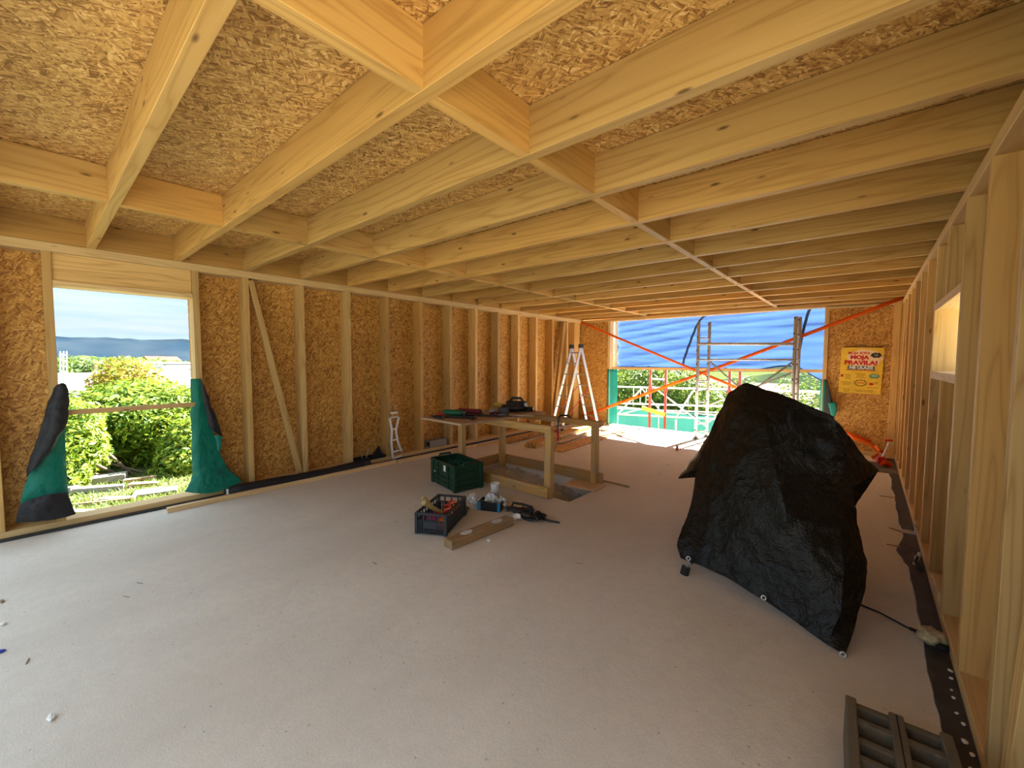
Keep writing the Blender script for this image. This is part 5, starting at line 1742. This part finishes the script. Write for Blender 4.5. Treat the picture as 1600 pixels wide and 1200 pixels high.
# rubble outside the window
def slab_piece(nm, lab, px, py, L, w, h, a, m, seed, cat):
    p = at(px, py, z=-0.40)
    bm = BM()
    rnd = random.Random(seed)
    pr = [(-L / 2, -w / 2 * rnd.uniform(.6, 1)), (-L * 0.1, -w / 2 * rnd.uniform(.8, 1.1)), (L / 2, -w / 2 * rnd.uniform(.6, 1)), (L / 2 * rnd.uniform(.85, 1.05), w / 2 * rnd.uniform(.6, 1)), (0, w / 2 * rnd.uniform(.8, 1.1)), (-L / 2 * rnd.uniform(.85, 1.05), w / 2)]
    prism(bm, pr, h, Matrix.Rotation(rnd.uniform(-.08, .08), 4, 'X'))
    obj(nm, bm, m, None, (p.x, p.y, -0.41), (rnd.uniform(-.06, .06), rnd.uniform(-.06, .06), a), label=lab, cat=cat, group='rubble outside the window')


STONE = concrete('pale_stone', (0.33, 0.31, 0.275), (0.24, 0.22, 0.195), s=3.0)
slab_piece('stone_slab', 'largest pale stone slab on the grass outside the window', 160, 752, 0.62, 0.28, 0.10, 1.2, STONE, 1, 'stone')
slab_piece('stone_slab', 'long low stone slab below the largest one outside the window', 157, 766, 0.58, 0.14, 0.07, 1.05, STONE, 2, 'stone')
slab_piece('stone_lump', 'rounded stone at the left edge of the rubble', 112, 769, 0.2, 0.14, 0.10, 0.4, STONE, 3, 'stone')
slab_piece('grey_board', 'grey weathered sheet near the right window jamb outside', 245, 770, 0.50, 0.26, 0.05, 1.2, STONE, 4, 'board')
slab_piece('weathered_plank', 'brown weathered plank outside, upper right of the rubble', 218, 750, 0.40, 0.09, 0.05, 1.5, W_OLD, 5, 'plank')
slab_piece('weathered_plank', 'brown plank under the upper right plank outside', 225, 758, 0.36, 0.12, 0.05, 1.1, W_OLD, 6, 'plank')
slab_piece('weathered_plank', 'long thin plank outside just beyond the window sill', 160, 786, 0.62, 0.05, 0.04, 1.1, W_OLD, 7, 'plank')
slab_piece('broken_board', 'pale broken board outside the middle of the sill', 185, 779, 0.40, 0.12, 0.03, 0.9, PLY, 8, 'board')
slab_piece('broken_board', 'short slanted stick outside left of the pale broken board', 157, 780, 0.18, 0.03, 0.03, 2.2, W_OLD, 9, 'plank')
slab_piece('sill_board', 'tan board lying outside beside the black membrane', 120, 800, 0.40, 0.12, 0.03, 0.7, PLY, 10, 'board')

# white flat-roofed building site beyond the bushes
rf = thing('white_flat_roof', 'white flat-roofed building beyond the bushes', 'building', (-34, 8, -3))
RO = Vector((-34, 8, -3))
zr = at(150, 606, x=-26).z
bm = BM()
box(bm, Vector((-31, 9, zr - 1.5)) - RO, (14, 26, 3.0))
obj('roof_slab', bm, WHITE_ROOF, rf)
bm = BM()
box(bm, Vector((-38.5, 9, zr + 0.15)) - RO, (0.3, 26, 0.5))
obj('parapet', bm, WHITE_ROOF, rf)
# red post structure on the white roof
rs = thing('red_roof_frame', 'thin red steel frame standing on the white roof', 'frame', at(140, 606, x=-28))
R0 = Vector(rs.location)
for pts in ([(136, 608), (136, 588)], [(150, 606), (150, 570)], [(122, 606), (160, 603)], [(128, 600), (150, 590)], [(124, 612), (128, 600)], [(136, 590), (150, 588)]):
    bm = BM()
    tube(bm, [at(a, b, x=-28) - R0 for a, b in pts], 0.05, 6)
    obj('frame_tube', bm, simple('pale_red_paint', (0.6, 0.16, 0.13), 0.6), rs)
# scaffold of a neighbouring building at the left
ns = thing('neighbour_scaffold', 'pale scaffold of a neighbouring building at the left window edge', 'scaffold', at(98, 592, x=-24))
R0 = Vector(ns.location)
for k in range(3):
    bm = BM()
    tube(bm, [at(94 + k * 5, 594, x=-24 - k) - R0, at(94 + k * 5, 549, x=-24 - k) - R0], 0.022, 6)
    obj('pole', bm, WHITE_METAL, ns)
for k in range(5):
    bm = BM()
    tube(bm, [at(93, 553 + k * 9, x=-24) - R0, at(105, 555 + k * 9, x=-26) - R0], 0.016, 6)
    obj('ledger', bm, WHITE_METAL, ns)

# town trees and houses out to the sea
def far_tree(nm, lab, px, py, x, rx, rz, n, size, seed, grp, m=LEAF_FAR):
    c = at(px, py, x=x)
    shrub(nm, lab, 'tree', (c.x, c.y, c.z - rz * 1.3), [((c.x, c.y, c.z), (rx, rx * 1.2, rz)), ((c.x + rx * .3, c.y + rx, c.z - rz * .2), (rx * .8, rx * .9, rz * .8)), ((c.x, c.y - rx, c.z - rz * .2), (rx * .8, rx * .9, rz * .75))], n, size, m, seed, grp, 3, rz * 2)


TW = 'trees between the white roof and the sea'
far_tree('town_tree', 'green tree clump at the far left beyond the white roof', 122, 581, -60, 2.2, 1.6, 1600, 0.5, 21, TW)
far_tree('town_tree', 'green tree clump left of the orange bush', 150, 582, -62, 2.2, 1.5, 1600, 0.5, 22, TW)
far_tree('town_tree', 'green tree clump just behind the orange bush', 180, 581, -62, 2.2, 1.4, 1600, 0.5, 23, TW)
far_tree('town_tree', 'green tree clump right of the orange bush', 215, 583, -64, 2.4, 1.3, 1600, 0.5, 24, TW)
far_tree('town_tree', 'low green tree clump toward the right of the view', 245, 587, -64, 2.2, 1.0, 1400, 0.5, 25, TW)
far_tree('town_tree', 'dark far tree row left below the mountains', 130, 569, -120, 4.5, 1.6, 1200, 1.0, 26, TW, LEAF_TREE)
far_tree('town_tree', 'dark far tree row in the middle below the mountains', 190, 569, -125, 5.5, 1.6, 1200, 1.0, 27, TW, LEAF_TREE)
far_tree('town_tree', 'dark far tree row toward the right below the mountains', 228, 570, -128, 5.5, 1.5, 1200, 1.0, 28, TW, LEAF_TREE)
obj('land_left', sheet(BM(), [[(x, y, z) for y in (-60, 20, 90, 260)] for x, z in ((-33.5, -4.0), (-60, -4.2), (-110, -6), (-330, -21.5))]), FIELD, kind='structure', label='green coastal land below the house')


def house(nm, lab, px, py, x, w, d, h, roof=True, seed=0):
    p = at(px, py, x=x) if x is not None else None
    t = thing(nm, lab, 'house', (p.x, p.y, p.z - h * 0.5), 0.2, group='far houses by the sea')
    obj('wall', box(BM(), (0, 0, h / 2), (d, w, h)), HOUSE, t)
    if roof:
        bm = BM()
        prism(bm, [(-d * .55, 0), (d * .55, 0), (0, h * .45)], w * 1.06, Matrix.Translation((0, w * .53, h)) @ Matrix.Rotation(math.pi / 2, 4, 'X'))
        obj('roof', bm, ROOF_TILE, t)
    else:
        obj('roof', box(BM(), (0, 0, h + 0.15), (d * 1.04, w * 1.04, 0.3)), WHITE_ROOF, t)
    for k in (-0.3, 0.0, 0.3):
        obj('window', box(BM(), (d / 2 + 0.02, k * w, h * 0.55), (0.06, w * 0.12, h * 0.3)), HOUSE_WIN, t)
    return t


house('far_house', 'long white hall by the sea below the mountains', 262, 578, -95, 9, 5, 2.2, False)
house('far_house', 'white house nearest the right window jamb', 285, 592, -60, 5, 4, 2.4, False)
house('far_house', 'white house with low roof left of the window jamb', 255, 594, -55, 3.0, 3, 1.6, False)
house('far_house', 'distant pale house above the dark tree row', 252, 570, -170, 8, 6, 2.8, True)
house('far_house', 'distant white house in the middle of the town', 205, 575, -110, 5, 4, 1.6, False)
house('far_house', 'distant white house at the left of the town', 165, 574, -112, 4, 4, 1.4, False)
# roof railing by the orange bush
rl = thing('roof_railing', 'thin grey railing on the white roof near the right jamb', 'railing', at(275, 606, x=-28))
R0 = Vector(rl.location)
bm = BM()
tube(bm, [at(252, 594, x=-28) - R0, at(296, 601, x=-28) - R0], 0.04, 6)
obj('rail', bm, GALV, rl)
for k in range(6):
    bm = BM()
    a = 253 + k * 8.4
    tube(bm, [at(a, 594 + k * 1.2, x=-28) - R0, at(a, 610 + k, x=-28) - R0], 0.03, 6)
    obj('baluster', bm, GALV, rl)

# sea and mountains
obj('sea', box(BM(), (-2500, 2500, -22.5), (12000, 12000, 1.0)), SEA, kind='structure', label='calm blue sea')
bm = BM()
rows = []
DIST = 2600.0
a0, a1, NA, NR = math.radians(95), math.radians(186), 110, 12
for j in range(NR + 1):
    r = []
    for i in range(NA + 1):
        a = a0 + (a1 - a0) * i / NA
        f = j / NR
        dd = DIST + 1000 * f
        ridge = 150 + 30 * noise.noise(Vector((a * 5, 1.3, 0))) + 22 * noise.noise(Vector((a * 14, 0.2, 5))) + 8 * noise.noise(Vector((a * 45, 0, 2)))
        prof = math.sin(min(f * 1.25, 1.0) * math.pi / 2) ** 1.15 if f < 0.8 else 1.0 - (f - 0.8) * 1.5
        z = -22 + ridge * prof * (1 + 0.32 * noise.noise(Vector((a * 16, f * 4.5, 7))) * (1 - f * f))
        r.append((math.cos(a) * dd, math.sin(a) * dd, z))
    rows.append(r)
obj('mountain_range', sheet(bm, rows), HILL, smooth=True, kind='structure', label='hazy blue mountain range across the sea')
# hills across the bay behind the far opening
bm = BM()
rows = []
a0, a1 = math.radians(60), math.radians(118)
for j in range(9):
    r = []
    for i in range(61):
        a = a0 + (a1 - a0) * i / 60
        f = j / 8
        dd = 340 + 240 * f
        ridge = 34 + 14 * noise.noise(Vector((a * 9, 3.3, 0))) + 6 * noise.noise(Vector((a * 30, 0, 1)))
        r.append((math.cos(a) * dd, math.sin(a) * dd, -22.2 + ridge * math.sin(f * math.pi * 0.62)))
    rows.append(r)
obj('bay_hill', sheet(bm, rows), matte('bay_scrub', (0.016, 0.034, 0.016), (0.040, 0.055, 0.028), 0.05), smooth=True, kind='structure', label='green hill across the bay')

# outside the far opening: lower terrace, net, outer scaffold, trees
obj('ground_far', box(BM(), (-20, 40.5, -3.6), (110, 62.5, 0.4)), matte('olive_ground', (0.030, 0.042, 0.014), (0.055, 0.058, 0.024), 0.5), kind='structure', label='garden ground below the far opening')
nt_ = thing('green_debris_net', 'green safety net stretched along the outer scaffold', 'net', (-4, 11.2, -0.5))
N0 = Vector(nt_.location)
bm = BM()
rows = []
for i in range(13):
    z = -1.6 + 1.75 * i / 12
    rows.append([Vector((-12 + 14 * j / 60, 11.2 + 0.05 * math.sin(j * 1.3 + z * 4), z + 0.03 * math.sin(j * 0.9))) - N0 for j in range(61)])
obj('net_sheet', sheet(bm, rows), NET_GREEN, nt_, smooth=True)
bm = BM()
tube(bm, [Vector((-12 + 14 * j / 30, 11.2, 0.16 + 0.02 * math.sin(j))) - N0 for j in range(31)], 0.02, 6)
obj('edge_rope', bm, WHITE_METAL, nt_)
es = thing('outer_scaffold', 'white tube scaffold outside the far opening', 'scaffold', (-3.5, 10.2, -3))
E0 = Vector(es.location)


def etube(nm, a, b, y0, y1=None, r=0.022, m=WHITE_METAL):
    bm = BM()
    tube(bm, [at(*a, y=y0) - E0, at(*b, y=y1 or y0) - E0], r, 8)
    obj(nm, bm, m, es, smooth=True)


etube('ledger', (955, 604), (1300, 613), 10.6)
etube('ledger', (955, 630), (1300, 640), 10.6)
etube('ledger', (955, 647), (1300, 664), 10.2)
etube('ledger', (955, 638), (1300, 652), 10.6, None, 0.016)
etube('upright', (965, 647), (963, 690), 10.2)
etube('upright', (1056, 655), (1056, 690), 10.2)
etube('upright', (1029, 632), (1029, 690), 10.4, None, 0.012)
etube('diagonal', (965, 648), (1002, 608), 10.4)
etube('diagonal', (1020, 604), (1100, 665), 10.4, None, 0.016)
etube('diagonal', (1057, 652), (1082, 612), 10.4)
etube('diagonal', (1000, 604), (1030, 640), 10.4, None, 0.012)
etube('diagonal', (965, 648), (1000, 640), 10.3, None, 0.012)
etube('arch', (1082, 612), (1100, 608), 10.4, None, 0.016)
for k, (a, b) in enumerate(((990, 606), (1001, 606), (1010, 608), (1076, 618))):
    etube('baluster', (a, b), (a - 1, 632), 10.6, None, 0.009)
# red steel props
for i, (px, lab) in enumerate(((1014, 'red steel prop standing left outside the opening'), (1038, 'red steel prop standing right of its twin outside the opening'), (1137, 'red steel prop behind the scaffold tower, left'), (1153, 'thin red steel prop behind the scaffold tower, right'))):
    y = 10.0
    pb, ptp = at(px, 690, y=y), at(px + 1, 540, y=y)
    pr = thing('steel_prop', lab, 'prop', (pb.x, y, -3.39), group='red props outside')
    h = 5.4
    bm = BM()
    tube(bm, [(0, 0, 0), (0, 0, h)], 0.032, 10)
    obj('outer_tube', bm, RED_PAINT, pr, smooth=True)
    bm = BM()
    cyl(bm, (0, 0, h - 1.25), (0, 0, h - 1.1), 0.05, 10)
    obj('collar_nut', bm, RED_PAINT, pr)
    bm = BM()
    box(bm, (0, 0, 0.005), (0.14, 0.14, 0.01))
    obj('base_plate', bm, RED_PAINT, pr)
beam('scaffold_plank', at(1003, 637, y=9.95), at(1039, 648, y=9.95), 0.05, 0.10, YELLOW_PL, None, label='yellow plank fixed between the red props', cat='plank')
etube('clamp', (1018, 592), (1040, 593), 10.0, None, 0.02)
# trees
FT = 'trees behind the far opening'
def y_tree(nm, lab, px, py, y, r, n, size, seed, m=LEAF_TREE):
    c = at(px, py, y=y)
    shrub(nm, lab, 'tree', (c.x, c.y, -3.4), [((c.x, c.y, c.z), (r, r * .8, r * .85)), ((c.x - r * .7, c.y, c.z - r * .5), (r * .8, r * .7, r * .7)), ((c.x + r * .7, c.y, c.z - r * .4), (r * .8, r * .7, r * .7)), ((c.x, c.y, c.z - r * 1.2), (r * 1.1, r * .8, r * .8))], n, size, m, seed, FT, 4, 2.0)


y_tree('garden_tree', 'leafy tree at the left behind the far opening', 965, 590, 17, 1.5, 5000, 0.20, 31)
y_tree('garden_tree', 'dark leafy tree behind the red props', 1005, 592, 18.5, 1.7, 5000, 0.20, 32)
y_tree('garden_tree', 'leafy tree just right of the red props', 1045, 600, 18, 1.4, 5000, 0.20, 33)
y_tree('garden_tree', 'lower tree behind the scaffold tower', 1085, 622, 17.5, 1.1, 3500, 0.18, 34)
y_tree('garden_tree', 'pale bush behind the right scaffold uprights', 1270, 622, 18, 1.2, 4000, 0.16, 35, LEAF_FAR)
y_tree('garden_tree', 'small bright treetop above the covered machine', 1160, 606, 30, 1.0, 1500, 0.25, 36, LEAF_FAR)


def y_house(lab, px, py, y, w, d, h):
    c = at(px, py, y=y)
    t = thing('tiled_house', lab, 'house', (c.x, c.y, c.z - h), 0.0, group='tiled houses below the far opening')
    obj('wall', box(BM(), (0, 0, h / 2 - 1.5), (w, d, h + 3)), HOUSE, t)
    bm = BM()
    prism(bm, [(-d * .6, 0), (d * .6, 0), (0, h * .55)], w * 1.1, Matrix.Translation((-w * .55, 0, h)) @ Matrix(((0, 0, 1, 0), (1, 0, 0, 0), (0, 1, 0, 0), (0, 0, 0, 1))))
    obj('roof', bm, ROOF_TILE, t)
    for k in (-0.3, 0.0, 0.3):
        obj('window', box(BM(), (k * w, -d / 2 - 0.02, h * 0.55), (w * 0.12, 0.06, h * 0.35)), HOUSE_WIN, t)


y_house('orange roofed house beyond the bay bank behind the scaffold', 1120, 606, 66, 4.5, 4, 2.0)
y_house('orange roofed house right of the covered machine top', 1208, 612, 64, 5.0, 4, 2.0)
y_house('orange roofed house at the far right behind the uprights', 1238, 622, 50, 3.2, 3, 1.6)
y_house('distant orange roofed house high on the left behind the trees', 1097, 600, 72, 3.5, 3, 1.8)

# haze over the sea: a thin real volume in front of the mountains
m, ntv = new_mat('sea_haze')
vs = nd(ntv, 'ShaderNodeVolumeScatter', {'Color': (0.25, 0.55, 1.0, 1), 'Density': 0.00006, 'Anisotropy': 0.0})
o = nd(ntv, 'ShaderNodeOutputMaterial')
ntv.links.new(vs.outputs[0], o.inputs['Volume'])
obj('sea_haze', box(BM(), (-2050, 500, 30), (900, 3600, 104)), m, kind='stuff', label='thin bluish haze over the sea before the mountains', cat='haze')
